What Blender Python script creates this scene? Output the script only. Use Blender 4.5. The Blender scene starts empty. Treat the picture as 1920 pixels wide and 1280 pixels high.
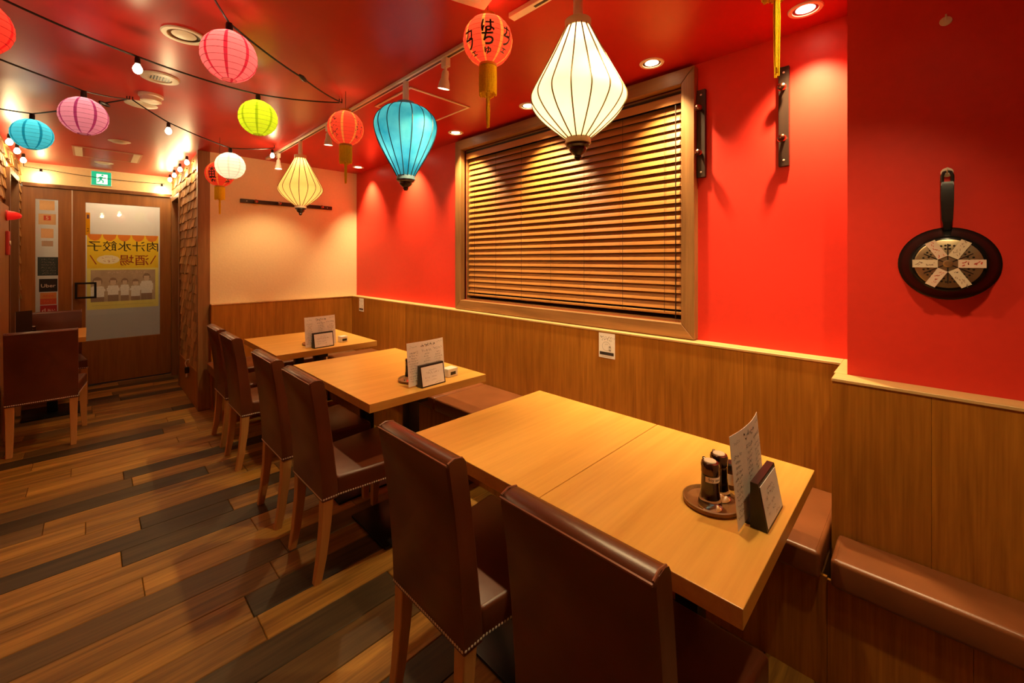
import bpy, bmesh, math, random
from mathutils import Vector, Matrix
random.seed(7)
PI = math.pi
scene = bpy.context.scene
COL = scene.collection

# ------------------------------------------------------------------ camera
cd = bpy.data.cameras.new('camera')
cam = bpy.data.objects.new('camera', cd); COL.objects.link(cam)
cam.location = (0, 0, 1.42)
cam.rotation_euler = (PI/2, 0, -math.atan2(790, 780))
cd.sensor_width = 36; cd.lens = 36*780/1920
cd.shift_y = -(640-487)/1920
cd.clip_start = 0.02
scene.camera = cam
# ------------------------------------------------------------------ world, exposure
w = bpy.data.worlds.new('night'); scene.world = w; w.use_nodes = True
w.node_tree.nodes['Background'].inputs[0].default_value = (0.010, 0.012, 0.02, 1)
w.node_tree.nodes['Background'].inputs[1].default_value = 1.0
vs = scene.view_settings
vs.view_transform = 'Standard'; vs.look = 'None'; vs.exposure = 0.12; vs.gamma = 1.0
vs.use_curve_mapping = False
WARM = (1.0, 0.71, 0.34)
WARM2 = (1.0, 0.73, 0.35)
WHITEISH = (1.0, 0.88, 0.66)
P_DOWN = 125.0      # recessed downlights along the red wall
P_TRACK = 42.0     # spot heads on the ceiling track
P_FILL = 12.0      # added fill downlights in the unseen part of the ceiling
P_BULB = 2.3       # bare string bulbs
P_PAPER = 0.60     # bulbs inside the paper lanterns
P_SILK = 1.9       # lamps inside the silk lanterns
CEIL = 2.45

# ------------------------------------------------------------------ helpers
def link(o, parent=None):
    COL.objects.link(o)
    if parent is not None: o.parent = parent
    return o

def tag(o, label=None, cat=None, group=None, kind=None):
    if label: o['label'] = label
    if cat: o['category'] = cat
    if group: o['group'] = group
    if kind: o['kind'] = kind
    return o

def thing(name, label, cat, loc=(0, 0, 0), rotz=0, group=None, rot=None):
    o = bpy.data.objects.new(name, None); link(o)
    o.empty_display_size = 0.05
    o.location = loc
    o.rotation_euler = rot if rot else (0, 0, rotz)
    return tag(o, label, cat, group)

def mesh_of(name, bm, mat, smooth=False):
    bmesh.ops.recalc_face_normals(bm, faces=bm.faces[:])
    me = bpy.data.meshes.new(name); bm.to_mesh(me); bm.free()
    for m in (mat if isinstance(mat, (list, tuple)) else [mat]): me.materials.append(m)
    if smooth:
        me.polygons.foreach_set('use_smooth', [True]*len(me.polygons))
        if smooth != 'all':
            me.set_sharp_from_angle(angle=math.radians(40))
    return me

def obj(name, bm, mat, parent=None, smooth=False, loc=None, rot=None):
    o = bpy.data.objects.new(name, mesh_of(name, bm, mat, smooth)); link(o, parent)
    if loc: o.location = loc
    if rot: o.rotation_euler = rot
    return o

def struct(name, bm, mat, label, cat, smooth=False):
    o = obj(name, bm, mat, None, smooth); return tag(o, label, cat, kind='structure')

def B(): return bmesh.new()

def box(bm, x0, x1, y0, y1, z0, z1, bev=0.0, seg=2, mi=0):
    r = bmesh.ops.create_cube(bm, size=1.0)
    vsx = r['verts']
    for v in vsx:
        v.co = Vector(((x0+x1)/2+v.co.x*(x1-x0), (y0+y1)/2+v.co.y*(y1-y0), (z0+z1)/2+v.co.z*(z1-z0)))
    fs = set(f for v in vsx for f in v.link_faces)
    for f in fs: f.material_index = mi
    if bev > 0:
        es = list(set(e for v in vsx for e in v.link_edges))
        bmesh.ops.bevel(bm, geom=es, offset=bev, segments=seg, affect='EDGES', profile=0.5)
    return bm

def bx(*a, **k): return box(B(), *a, **k)

def lathe(bm, prof, n=24, mi=0, c=(0, 0, 0), lump=None):
    rings = []
    for (r, z) in prof:
        if r < 1e-5:
            rings.append([bm.verts.new((c[0], c[1], c[2]+z))])
        else:
            rings.append([bm.verts.new((c[0]+r*math.cos(2*PI*i/n), c[1]+r*math.sin(2*PI*i/n), c[2]+z)) for i in range(n)])
    for a, b in zip(rings, rings[1:]):
        for i in range(n):
            j = (i+1) % n
            if len(a) == 1 and len(b) == 1: continue
            if len(a) == 1: f = bm.faces.new((a[0], b[i], b[j]))
            elif len(b) == 1: f = bm.faces.new((a[i], b[0], a[j]))
            else: f = bm.faces.new((a[i], b[i], b[j], a[j]))
            f.material_index = mi
    return bm

def tube(bm, pts, r, n=6, mi=0, cap=True):
    pts = [Vector(p) for p in pts]
    rs = r if isinstance(r, (list, tuple)) else [r]*len(pts)
    rings = []; prev = None
    for k, p in enumerate(pts):
        if k == 0: t = pts[1]-p
        elif k == len(pts)-1: t = p-pts[k-1]
        else: t = (pts[k+1]-pts[k-1])
        t = t.normalized()
        if prev is None:
            up = Vector((0, 0, 1)) if abs(t.z) < 0.9 else Vector((1, 0, 0))
            a = t.cross(up).normalized()
        else:
            a = (prev-t*prev.dot(t)).normalized()
        prev = a; b = t.cross(a)
        rings.append([bm.verts.new(p+(a*math.cos(2*PI*i/n)+b*math.sin(2*PI*i/n))*rs[k]) for i in range(n)])
    for u, v in zip(rings, rings[1:]):
        for i in range(n):
            j = (i+1) % n
            f = bm.faces.new((u[i], u[j], v[j], v[i])); f.material_index = mi
    if cap:
        for rg in (rings[0], rings[-1]):
            f = bm.faces.new(rg); f.material_index = mi
    return bm

def prism(bm, poly, z0, z1, mi=0):
    a = [bm.verts.new((x, y, z0)) for x, y in poly]; b = [bm.verts.new((x, y, z1)) for x, y in poly]
    n = len(poly)
    fs = [bm.faces.new(a[::-1]), bm.faces.new(b)]
    for i in range(n): fs.append(bm.faces.new((a[i], a[(i+1) % n], b[(i+1) % n], b[i])))
    for f in fs: f.material_index = mi
    return bm

def xform(bm, M):
    bmesh.ops.transform(bm, matrix=M, verts=bm.verts[:]); return bm

def RZ(a): return Matrix.Rotation(a, 4, 'Z')
def RX(a): return Matrix.Rotation(a, 4, 'X')
def RY(a): return Matrix.Rotation(a, 4, 'Y')
def T(x, y, z): return Matrix.Translation((x, y, z))

def text_bm(s, size=1.0, bold=0.0):
    """flat text in the XY plane, centred on the origin"""
    c = bpy.data.curves.new('lettering', 'FONT'); c.body = s; c.size = size
    c.align_x = 'CENTER'; c.align_y = 'CENTER'; c.resolution_u = 3
    c.offset = bold
    o = bpy.data.objects.new('lettering', c); COL.objects.link(o)
    bpy.context.view_layer.update()
    dg = bpy.context.evaluated_depsgraph_get()
    me = bpy.data.meshes.new_from_object(o.evaluated_get(dg))
    bm = B(); bm.from_mesh(me)
    bpy.data.objects.remove(o); bpy.data.curves.remove(c); bpy.data.meshes.remove(me)
    xs = [v.co.x for v in bm.verts]; ys = [v.co.y for v in bm.verts]
    if xs: xform(bm, T(-(min(xs)+max(xs))/2, -(min(ys)+max(ys))/2, 0))
    return bm

def join(dst, src, M=None):
    if M is not None: xform(src, M)
    me = bpy.data.meshes.new('tmp'); src.to_mesh(me); src.free()
    dst.from_mesh(me); bpy.data.meshes.remove(me)
    return dst

def stroke(bm, pts, wd, z=0.0):
    """flat pen stroke in the XY plane"""
    for (x0, y0), (x1, y1) in zip(pts, pts[1:]):
        d = Vector((x1-x0, y1-y0))
        if d.length < 1e-6: continue
        n = Vector((-d.y, d.x)).normalized()*wd/2
        f = [bm.verts.new((x0-n.x, y0-n.y, z)), bm.verts.new((x1-n.x, y1-n.y, z)), bm.verts.new((x1+n.x, y1+n.y, z)), bm.verts.new((x0+n.x, y0+n.y, z))]
        bm.faces.new(f)

def scribble(bm, rng, cx, cy, wid, hgt, wd, z=0.0):
    """a line of small illegible handwriting"""
    x = cx-wid/2
    while x < cx+wid/2:
        for k in range(3):
            a = (x+rng.uniform(0, hgt*.8), cy+rng.uniform(-.5, .5)*hgt)
            b = (a[0]+rng.uniform(-.6, .6)*hgt, a[1]+rng.uniform(-.5, .5)*hgt)
            stroke(bm, [a, b], wd, z)
        x += hgt*rng.uniform(.9, 1.25)

# ------------------------------------------------------------------ materials
MATS = {}
def mat(name):
    m = bpy.data.materials.new(name); m.use_nodes = True
    nt = m.node_tree; b = nt.nodes['Principled BSDF']
    MATS[name] = m
    return m, nt, b

def plain(name, col, rough=0.5, metal=0.0, emit=None, estr=0, spec=None, bump=0, bscale=60, coat=0):
    m, nt, b = mat(name)
    b.inputs['Base Color'].default_value = (*col, 1); b.inputs['Roughness'].default_value = rough
    b.inputs['Metallic'].default_value = metal
    if spec is not None: b.inputs['Specular IOR Level'].default_value = spec
    if coat: b.inputs['Coat Weight'].default_value = coat; b.inputs['Coat Roughness'].default_value = 0.1
    if emit: b.inputs['Emission Color'].default_value = (*emit, 1); b.inputs['Emission Strength'].default_value = estr
    tc = nt.nodes.new('ShaderNodeTexCoord'); ns = nt.nodes.new('ShaderNodeTexNoise')
    ns.inputs['Scale'].default_value = bscale; ns.inputs['Detail'].default_value = 4
    nt.links.new(tc.outputs['Object'], ns.inputs['Vector'])
    mix = nt.nodes.new('ShaderNodeMix'); mix.data_type = 'RGBA'; mix.inputs[0].default_value = 0.5
    mix.inputs[6].default_value = (*[c*0.94 for c in col], 1); mix.inputs[7].default_value = (*[min(1, c*1.06) for c in col], 1)
    nt.links.new(ns.outputs[0], mix.inputs[0]); nt.links.new(mix.outputs[2], b.inputs['Base Color'])
    if bump:
        bp = nt.nodes.new('ShaderNodeBump'); bp.inputs['Strength'].default_value = bump; bp.inputs['Distance'].default_value = 0.002
        nt.links.new(ns.outputs[0], bp.inputs['Height']); nt.links.new(bp.outputs[0], b.inputs['Normal'])
    return m

def wood(name, dark, light, axis='Z', rough=0.45, scale=1.0, rnd=0.0, knots=0.25, darkplanks=None, bump=0.15, spec=0.4, coat=0, contrast=0.0):
    """wood grain that runs along one axis; rnd varies pieces by the object's random value"""
    m, nt, b = mat(name)
    L = nt.links.new
    tc = nt.nodes.new('ShaderNodeTexCoord'); oi = nt.nodes.new('ShaderNodeObjectInfo')
    add = nt.nodes.new('ShaderNodeVectorMath'); add.operation = 'ADD'
    sc = nt.nodes.new('ShaderNodeVectorMath'); sc.operation = 'SCALE'; sc.inputs[0].default_value = (13.7, 7.3, 5.1)
    L(oi.outputs['Random'], sc.inputs['Scale']); L(tc.outputs['Object'], add.inputs[0]); L(sc.outputs[0], add.inputs[1])
    mp = nt.nodes.new('ShaderNodeMapping')
    s = {'X': (1.2, 14, 14), 'Y': (14, 1.2, 14), 'Z': (14, 14, 1.2)}[axis]
    mp.inputs['Scale'].default_value = tuple(v*scale for v in s)
    L(add.outputs[0], mp.inputs['Vector'])
    n1 = nt.nodes.new('ShaderNodeTexNoise'); n1.inputs['Scale'].default_value = 1.6; n1.inputs['Detail'].default_value = 8; n1.inputs['Roughness'].default_value = 0.62; n1.inputs['Distortion'].default_value = 0.35
    L(mp.outputs[0], n1.inputs['Vector'])
    mp2 = nt.nodes.new('ShaderNodeMapping')
    s2 = {'X': (3, 120, 120), 'Y': (120, 3, 120), 'Z': (120, 120, 3)}[axis]
    mp2.inputs['Scale'].default_value = tuple(v*scale for v in s2)
    L(add.outputs[0], mp2.inputs['Vector'])
    n2 = nt.nodes.new('ShaderNodeTexNoise'); n2.inputs['Scale'].default_value = 1.0; n2.inputs['Detail'].default_value = 3
    L(mp2.outputs[0], n2.inputs['Vector'])
    ma = nt.nodes.new('ShaderNodeMix'); ma.data_type = 'FLOAT'; ma.inputs[0].default_value = knots
    L(n1.outputs[0], ma.inputs[2]); L(n2.outputs[0], ma.inputs[3])
    cr = nt.nodes.new('ShaderNodeValToRGB')
    cr.color_ramp.elements[0].position = 0.3+contrast; cr.color_ramp.elements[0].color = (*dark, 1)
    cr.color_ramp.elements[1].position = 0.7-contrast; cr.color_ramp.elements[1].color = (*light, 1)
    L(ma.outputs[0], cr.inputs[0])
    out = cr.outputs[0]
    if rnd:
        hs = nt.nodes.new('ShaderNodeHueSaturation')
        mr = nt.nodes.new('ShaderNodeMapRange'); mr.inputs[3].default_value = 1-rnd; mr.inputs[4].default_value = 1+rnd
        L(oi.outputs['Random'], mr.inputs[0]); L(mr.outputs[0], hs.inputs['Value']); L(out, hs.inputs['Color'])
        out = hs.outputs[0]
    L(out, b.inputs['Base Color'])
    b.inputs['Roughness'].default_value = rough; b.inputs['Specular IOR Level'].default_value = spec
    if coat: b.inputs['Coat Weight'].default_value = coat; b.inputs['Coat Roughness'].default_value = 0.25
    bp = nt.nodes.new('ShaderNodeBump'); bp.inputs['Strength'].default_value = bump; bp.inputs['Distance'].default_value = 0.0015
    L(ma.outputs[0], bp.inputs['Height']); L(bp.outputs[0], b.inputs['Normal'])
    return m

def leather(name, col, rough=0.36):
    m, nt, b = mat(name); L = nt.links.new
    tc = nt.nodes.new('ShaderNodeTexCoord')
    n = nt.nodes.new('ShaderNodeTexNoise'); n.inputs['Scale'].default_value = 6; n.inputs['Detail'].default_value = 5
    L(tc.outputs['Object'], n.inputs['Vector'])
    cr = nt.nodes.new('ShaderNodeValToRGB')
    cr.color_ramp.elements[0].position = .3; cr.color_ramp.elements[0].color = (*[c*.8 for c in col], 1)
    cr.color_ramp.elements[1].position = .75; cr.color_ramp.elements[1].color = (*[c*1.15 for c in col], 1)
    L(n.outputs[0], cr.inputs[0]); L(cr.outputs[0], b.inputs['Base Color'])
    v = nt.nodes.new('ShaderNodeTexVoronoi'); v.inputs['Scale'].default_value = 420
    L(tc.outputs['Object'], v.inputs['Vector'])
    bp = nt.nodes.new('ShaderNodeBump'); bp.inputs['Strength'].default_value = 0.12; bp.inputs['Distance'].default_value = 0.001
    L(v.outputs[0], bp.inputs['Height']); L(bp.outputs[0], b.inputs['Normal'])
    b.inputs['Roughness'].default_value = rough
    return m

def glow(name, col, strength):
    m, nt, b = mat(name)
    b.inputs['Base Color'].default_value = (*col, 1)
    b.inputs['Emission Color'].default_value = (*col, 1); b.inputs['Emission Strength'].default_value = strength
    return m

def paper(name, col, trans=0.75, mottle=0.15, scale=9, alt=None):
    """thin paper or silk that lets the lamp inside shine through"""
    m, nt, b = mat(name); L = nt.links.new
    tc = nt.nodes.new('ShaderNodeTexCoord')
    n = nt.nodes.new('ShaderNodeTexNoise'); n.inputs['Scale'].default_value = scale; n.inputs['Detail'].default_value = 5
    L(tc.outputs['Object'], n.inputs['Vector'])
    cr = nt.nodes.new('ShaderNodeValToRGB')
    cr.color_ramp.elements[0].position = .3; cr.color_ramp.elements[0].color = (*[c*(1-mottle) for c in col], 1)
    cr.color_ramp.elements[1].position = .7; cr.color_ramp.elements[1].color = (*[min(1, c*(1+mottle)) for c in col], 1)
    if alt: cr.color_ramp.elements[0].color = (*col, 1); cr.color_ramp.elements[1].color = (*alt, 1)
    L(n.outputs[0], cr.inputs[0])
    d = nt.nodes.new('ShaderNodeBsdfDiffuse'); t = nt.nodes.new('ShaderNodeBsdfTranslucent')
    L(cr.outputs[0], d.inputs[0]); L(cr.outputs[0], t.inputs[0])
    mx = nt.nodes.new('ShaderNodeMixShader'); mx.inputs[0].default_value = trans
    L(d.outputs[0], mx.inputs[1]); L(t.outputs[0], mx.inputs[2])
    L(mx.outputs[0], nt.nodes['Material Output'].inputs[0])
    return m

def glass(name, col=(1, 1, 1), rough=0.0, alpha_mix=0.0):
    m, nt, b = mat(name)
    b.inputs['Base Color'].default_value = (*col, 1); b.inputs['Roughness'].default_value = rough
    b.inputs['Transmission Weight'].default_value = 1.0; b.inputs['IOR'].default_value = 1.45
    return m

def pane(name, tint=(1, 1, 1), refl=0.08):
    """thin window pane: see-through with a faint reflection"""
    m, nt, b = mat(name); L = nt.links.new
    t = nt.nodes.new('ShaderNodeBsdfTransparent'); t.inputs[0].default_value = (*tint, 1)
    g = nt.nodes.new('ShaderNodeBsdfGlossy'); g.inputs[1].default_value = 0.03
    fr = nt.nodes.new('ShaderNodeFresnel'); fr.inputs[0].default_value = 1.45
    mx = nt.nodes.new('ShaderNodeMixShader'); L(fr.outputs[0], mx.inputs[0]); L(t.outputs[0], mx.inputs[1]); L(g.outputs[0], mx.inputs[2])
    L(mx.outputs[0], nt.nodes['Material Output'].inputs[0])
    return m

M_RED = plain('red_wall_paint', (0.66, 0.034, 0.019), 0.42, bump=0.08, bscale=35, spec=0.35)
M_CEIL = plain('red_ceiling_paint', (0.46, 0.014, 0.010), 0.33, bump=0.05, bscale=14, spec=0.24)
M_CREAM = plain('cream_wallpaper', (0.82, 0.68, 0.39), 0.75, bump=0.5, bscale=55)
M_PANEL = wood('oak_wainscot', (0.25, 0.086, 0.008), (0.46, 0.172, 0.018), 'Z', 0.42, 1.15, rnd=0.10, spec=0.3, contrast=0.03, knots=0.35)
M_CAP = wood('oak_cap', (0.50, 0.30, 0.11), (0.66, 0.42, 0.17), 'Y', 0.45)
M_TABLE = wood('beech_table', (0.58, 0.285, 0.050), (0.76, 0.42, 0.090), 'X', 0.33, 0.7, rnd=0.04, spec=0.5)
M_LEG = wood('beech_leg', (0.46, 0.21, 0.06), (0.60, 0.30, 0.09), 'Z', 0.4, 1.5)
M_FRAME = wood('walnut_frame_vertical', (0.17, 0.075, 0.022), (0.36, 0.17, 0.055), 'Z', 0.45, 0.9, rnd=0.08)
M_FRAMEH = wood('walnut_frame_horizontal', (0.17, 0.075, 0.022), (0.36, 0.17, 0.055), 'Y', 0.45, 0.9, rnd=0.08)
M_SLAT = wood('blind_slat_wood', (0.36, 0.14, 0.030), (0.48, 0.20, 0.045), 'Y', 0.42, 0.8, rnd=0.04, spec=0.5, bump=0.03)
M_DOOR = wood('door_wood', (0.22, 0.084, 0.014), (0.38, 0.155, 0.030), 'Z', 0.42, 0.8, rnd=0.05)
M_DOORFR = wood('door_frame_wood', (0.13, 0.05, 0.014), (0.22, 0.09, 0.028), 'Z', 0.45, 0.8)
M_SHING = wood('shingle_wood', (0.26, 0.125, 0.036), (0.52, 0.28, 0.095), 'Z', 0.7, 1.2, rnd=0.35, spec=0.2, bump=0.5)
M_LEATHER = leather('brown_leather', (0.115, 0.029, 0.009), 0.34)
M_LEATHERB = leather('bench_leather', (0.21, 0.066, 0.021), 0.33)
M_PIPING = leather('leather_piping', (0.24, 0.085, 0.045), 0.35)
M_NAIL = plain('nailhead_metal', (0.80, 0.70, 0.60), 0.3, 0.45)
M_BLACK = plain('black_steel', (0.008, 0.008, 0.009), 0.35, 0.3)
M_BLACKP = plain('black_plastic', (0.012, 0.011, 0.011), 0.35)
M_DARKWOOD = wood('dark_stained_rail', (0.018, 0.008, 0.005), (0.04, 0.018, 0.01), 'Z', 0.4, 1.0)
M_COPPER = plain('copper_knob', (0.30, 0.12, 0.07), 0.22, 1.0)
M_CORD = plain('black_cord', (0.01, 0.008, 0.007), 0.5)
M_WHITE = plain('white_plastic', (0.80, 0.74, 0.62), 0.4)
M_TRACK = plain('white_track_paint', (0.78, 0.66, 0.50), 0.35)
M_PAPERW = plain('menu_paper', (0.88, 0.80, 0.73), 0.6)
M_INK = plain('dark_ink', (0.03, 0.02, 0.02), 0.6)
M_INKF = plain('faded_ink', (0.22, 0.13, 0.10), 0.6)
M_REDINK = plain('red_ink', (0.55, 0.04, 0.03), 0.6)
M_YEL = paper('yellow_tassel', (0.98, 0.66, 0.03), 0.35, mottle=0.12, scale=150)
M_GLASSB = glass('bottle_glass', (1, 1, 1), 0.02)
M_SOY = plain('soy_sauce', (0.012, 0.003, 0.002), 0.1, spec=0.6)
M_CHROME = plain('polished_steel', (0.75, 0.72, 0.68), 0.12, 1.0)
M_TRAY = wood('tray_wood', (0.20, 0.09, 0.03), (0.34, 0.16, 0.05), 'X', 0.35, 1.5)
M_PANE = pane('window_pane')
M_LAMP = glow('lamp_face', (1.0, 0.80, 0.50), 14)
M_BULB = glow('bulb_glass', (1.0, 0.78, 0.45), 22)
M_OUT = plain('outside_plaster', (0.62, 0.58, 0.52), 0.8)

LIGHTN = [0]
def lamp(kind, loc, power, color=WARM, radius=0.03, aim=None, size=None, blend=0.5, parent=None):
    l = bpy.data.lights.new('lamp_light', kind); l.energy = power; l.color = color
    if kind != 'AREA': l.shadow_soft_size = radius
    if kind == 'SPOT': l.spot_size = size; l.spot_blend = blend
    o = bpy.data.objects.new('lamp_light', l); link(o, parent); o.location = loc
    if aim is not None:
        d = Vector(aim)
        o.rotation_euler = d.to_track_quat('-Z', 'Y').to_euler()
    return o

# ================================================================== SETTING
# ---- floor: slab and single planks
XL, XR, YN, YF = -1.6, 2.245, -1.7, 6.70
floor = struct('floor', bx(XL, 2.3, YN, YF+0.02, -0.06, -0.009), plain('subfloor', (0.03, 0.018, 0.01), 0.8),
               'dark and honey brown wooden plank floor', 'floor')
PLANKC = [((0.15, 0.064, 0.010), (0.38, 0.180, 0.026)), ((0.19, 0.084, 0.013), (0.43, 0.210, 0.032)),
          ((0.12, 0.050, 0.009), (0.30, 0.138, 0.022)), ((0.032, 0.019, 0.008), (0.070, 0.043, 0.016)),
          ((0.085, 0.042, 0.012), (0.15, 0.078, 0.020))]
PM = [wood('floor_plank_%d' % i, a, b, 'X', 0.48, 0.75, rnd=0.16, spec=0.3, bump=0.3, knots=0.3, contrast=0.09) for i, (a, b) in enumerate(PLANKC)]
PW, PLEN = 0.1485, 0.92
def plank_bm(x0, x1, y0, y1):
    bm = B(); c = 0.0025; t = -0.010
    a = [bm.verts.new(p) for p in ((x0, y0, t), (x1, y0, t), (x1, y1, t), (x0, y1, t))]
    m_ = [bm.verts.new(p) for p in ((x0, y0, -c), (x1, y0, -c), (x1, y1, -c), (x0, y1, -c))]
    u = [bm.verts.new(p) for p in ((x0+c, y0+c, 0), (x1-c, y0+c, 0), (x1-c, y1-c, 0), (x0+c, y1-c, 0))]
    bm.faces.new(u)
    for i in range(4):
        j = (i+1) % 4
        bm.faces.new((a[i], a[j], m_[j], m_[i])); bm.faces.new((m_[i], m_[j], u[j], u[i]))
    return bm
prng = random.Random(21)
mesh_cache = {}
row0 = 1.744-PW*20
r = 0
while True:
    y0 = row0+r*PW
    if y0 > YF-0.02: break
    y1 = min(y0+PW, YF)
    x = XL-prng.uniform(0.0, PLEN*0.9)
    while x < 2.16:
        a, b = max(x, XL), min(x+PLEN, 2.16)
        if b-a > 0.03:
            mi = prng.choices(range(5), (30, 26, 18, 22, 12))[0]
            if b-a > PLEN-1e-4:
                key = (mi, round(y1-y0, 3))
                if key not in mesh_cache: mesh_cache[key] = mesh_of('plank', plank_bm(0.0008, PLEN-0.0008, 0.0008, y1-y0-0.0008), PM[mi])
                me = mesh_cache[key]
            else: me = mesh_of('plank', plank_bm(0.0008, b-a-0.0008, 0.0008, y1-y0-0.0008), PM[mi])
            o = link(bpy.data.objects.new('plank', me), floor); o.location = (a, y0, 0)
        x += PLEN
    r += 1

struct('ceiling', bx(XL-0.1, 2.4, YN-0.1, YF+0.1, CEIL, CEIL+0.1), M_CEIL, 'glossy deep red painted ceiling', 'ceiling')

# ---- walls
WY0, WY1, WZ0, WZ1 = 0.912, 2.785, 1.082, 2.352      # window opening
bm = B()
box(bm, 2.245, 2.40, 0.0, WY0, 0, CEIL); box(bm, 2.245, 2.40, WY1, 6.75, 0, CEIL)
box(bm, 2.245, 2.40, WY0, WY1, 0, WZ0); box(bm, 2.245, 2.40, WY0, WY1, WZ1, CEIL)
struct('wall_right', bm, M_RED, 'bright red painted wall around the blind window', 'wall')
struct('wall_pillar', bx(1.95, 2.40, YN, 0.197, 0, CEIL), M_RED, 'deep red projecting pillar wall carrying the frying pan', 'wall')
struct('wall_back', bx(0.80, 2.245, 4.84, 4.95, 0, CEIL), M_CREAM, 'cream textured wall behind the last table', 'wall')
struct('wall_front', bx(XL-0.1, 2.40, YN-0.1, YN, 0, CEIL), M_CREAM, 'cream wall at the near end of the room', 'wall')
struct('wall_kitchen', bx(XL-0.1, XL, YN, 4.95, 0, CEIL), M_CREAM, 'cream wall along the aisle side', 'wall')
struct('wall_return', bx(XL-0.1, -0.6005, 4.95, 5.05, 0, CEIL), M_CREAM, 'short cream return wall beside the entrance', 'wall')

# ---- wainscots with panels and a bright cap
def wainscot(name, label, axis, face, a0, a1, depth, sign, cuts, z1=1.0, z0=0.0):
    """vertical veneer panels; axis = running axis, face = coordinate of the visible face"""
    o = tag(bpy.data.objects.new(name, None), label, 'wainscot', kind='structure'); link(o)
    edges = [a0]+[c for c in cuts if a0 < c < a1]+[a1]
    for p, q in zip(edges, edges[1:]):
        f0, f1 = sorted((face, face+sign*depth))
        bm = B()
        g = 0.0003
        if axis == 'Y': box(bm, f0, f1, p+g, q-g, z0, z1-0.012, 0.0006, 1)
        else: box(bm, p+g, q-g, f0, f1, z0, z1-0.012, 0.0006, 1)
        obj('panel', bm, M_PANEL, o)
    f0, f1 = sorted((face-sign*0.004, face+sign*depth))
    bm = bx(f0, f1, a0, a1, z1-0.012, z1, 0.002, 1) if axis == 'Y' else bx(a0, a1, f0, f1, z1-0.012, z1, 0.002, 1)
    obj('cap_strip', bm, M_CAP, o)
    return o
wainscot('trim_1', 'oak veneer wainscot along the red window wall', 'Y', 2.16, 0.2365, 4.78, 0.0845, 1, [0.60, 0.98, 1.44, 1.93, 2.26, 2.68, 3.1, 3.6, 4.1])
wainscot('trim_2', 'oak veneer wainscot below the cream back wall', 'X', 4.78, 0.80, 2.24, 0.06, 1, [1.12, 1.34, 1.78])
wainscot('trim_3', 'oak veneer wainscot around the red pillar', 'Y', 1.86, YN, 0.232, 0.0895, 1, [-1.3, -0.9, -0.52, -0.235, -0.02])
bm = B(); box(bm, 1.9505, 2.1585, 0.1975, 0.232, 0, 0.988)
o = struct('trim_4', bm, M_PANEL, 'narrow oak return panel at the pillar corner', 'wainscot')
obj('cap_strip', bx(1.9505, 2.2445, 0.1975, 0.236, 0.988, 1.0), M_CAP, o)

# ---- window frame, pane
win = tag(bpy.data.objects.new('window_1', None), 'wide walnut framed window behind wooden blinds', 'window', kind='structure'); link(win)
FX0, FX1 = 2.198, 2.262
def mitre(pts):
    bm = B()
    a = [bm.verts.new((FX0, y, z)) for y, z in pts]; b = [bm.verts.new((FX1, y, z)) for y, z in pts]
    bm.faces.new(a); bm.faces.new(b[::-1])
    for i in range(4): bm.faces.new((a[i], b[i], b[(i+1) % 4], a[(i+1) % 4]))
    bmesh.ops.bevel(bm, geom=bm.edges[:], offset=0.003, segments=1, affect='EDGES')
    return bm
OY0, OY1, OZ0, OZ1 = 0.842, 2.858, 1.004, 2.430
obj('frame_board', mitre([(OY0, OZ0), (OY0, OZ1), (WY0, WZ1), (WY0, WZ0)]), M_FRAME, win)
obj('frame_board', mitre([(OY1, OZ0), (OY1, OZ1), (WY1, WZ1), (WY1, WZ0)]), M_FRAME, win)
obj('frame_board', mitre([(OY0, OZ1), (OY1, OZ1), (WY1, WZ1), (WY0, WZ1)]), M_FRAMEH, win)
obj('frame_board', mitre([(OY0, OZ0), (OY1, OZ0), (WY1, WZ0), (WY0, WZ0)]), M_FRAMEH, win)
bm = B()
box(bm, 2.2625, 2.40, WY0, WY0+0.012, WZ0, WZ1); box(bm, 2.2625, 2.40, WY1-0.012, WY1, WZ0, WZ1)
box(bm, 2.2625, 2.40, WY0+0.012, WY1-0.012, WZ0, WZ0+0.012); box(bm, 2.2625, 2.40, WY0+0.012, WY1-0.012, WZ1-0.012, WZ1)
obj('window_lining', bm, M_FRAMEH, win)
obj('pane', bx(2.375, 2.381, WY0+0.012, WY1-0.012, WZ0+0.012, WZ1-0.012), M_PANE, win)
M_NIGHT = plain('dark_outer_wall', (0.01, 0.01, 0.012), 0.8)
struct('wall_outside', bx(2.9, 3.0, -1.0, 5.0, -0.1, 3.2), M_NIGHT, 'dark neighbouring wall outside the window at night', 'wall')

# ---- vestibule: door wall, shingled walls
YD = YF
bm = B()
box(bm, -0.60, 0.80, YD, YD+0.10, 2.235, CEIL)
struct('wall_door', bm, M_CREAM, 'cream wall strip above the entrance door', 'wall')
d1 = tag(bpy.data.objects.new('door_1', None), 'brown wooden entrance door with tall glass and fixed side panel', 'door', kind='structure'); link(d1)
obj('lintel', bx(-0.500, 0.700, YD-0.03, YD+0.08, 2.195, 2.235, 0.003, 1), M_DOORFR, d1)
def framed(x0, x1, z0, z1, gx0, gx1, gz0, gz1, y0, y1):
    bm = B()
    box(bm, x0, gx0, y0, y1, z0, z1); box(bm, gx1, x1, y0, y1, z0, z1)
    box(bm, gx0, gx1, y0, y1, z0, gz0); box(bm, gx0, gx1, y0, y1, gz1, z1)
    return bm
leaf = obj('door_leaf', framed(-0.139, 0.715, 0.012, 2.193, -0.040, 0.603, 0.502, 2.068, YD+0.005, YD+0.045), M_DOOR, d1)
side = obj('side_panel', framed(-0.52, -0.149, 0.0, 2.193, -0.414, -0.249, 0.62, 2.072, YD+0.005, YD+0.045), M_DOOR, d1)
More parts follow.
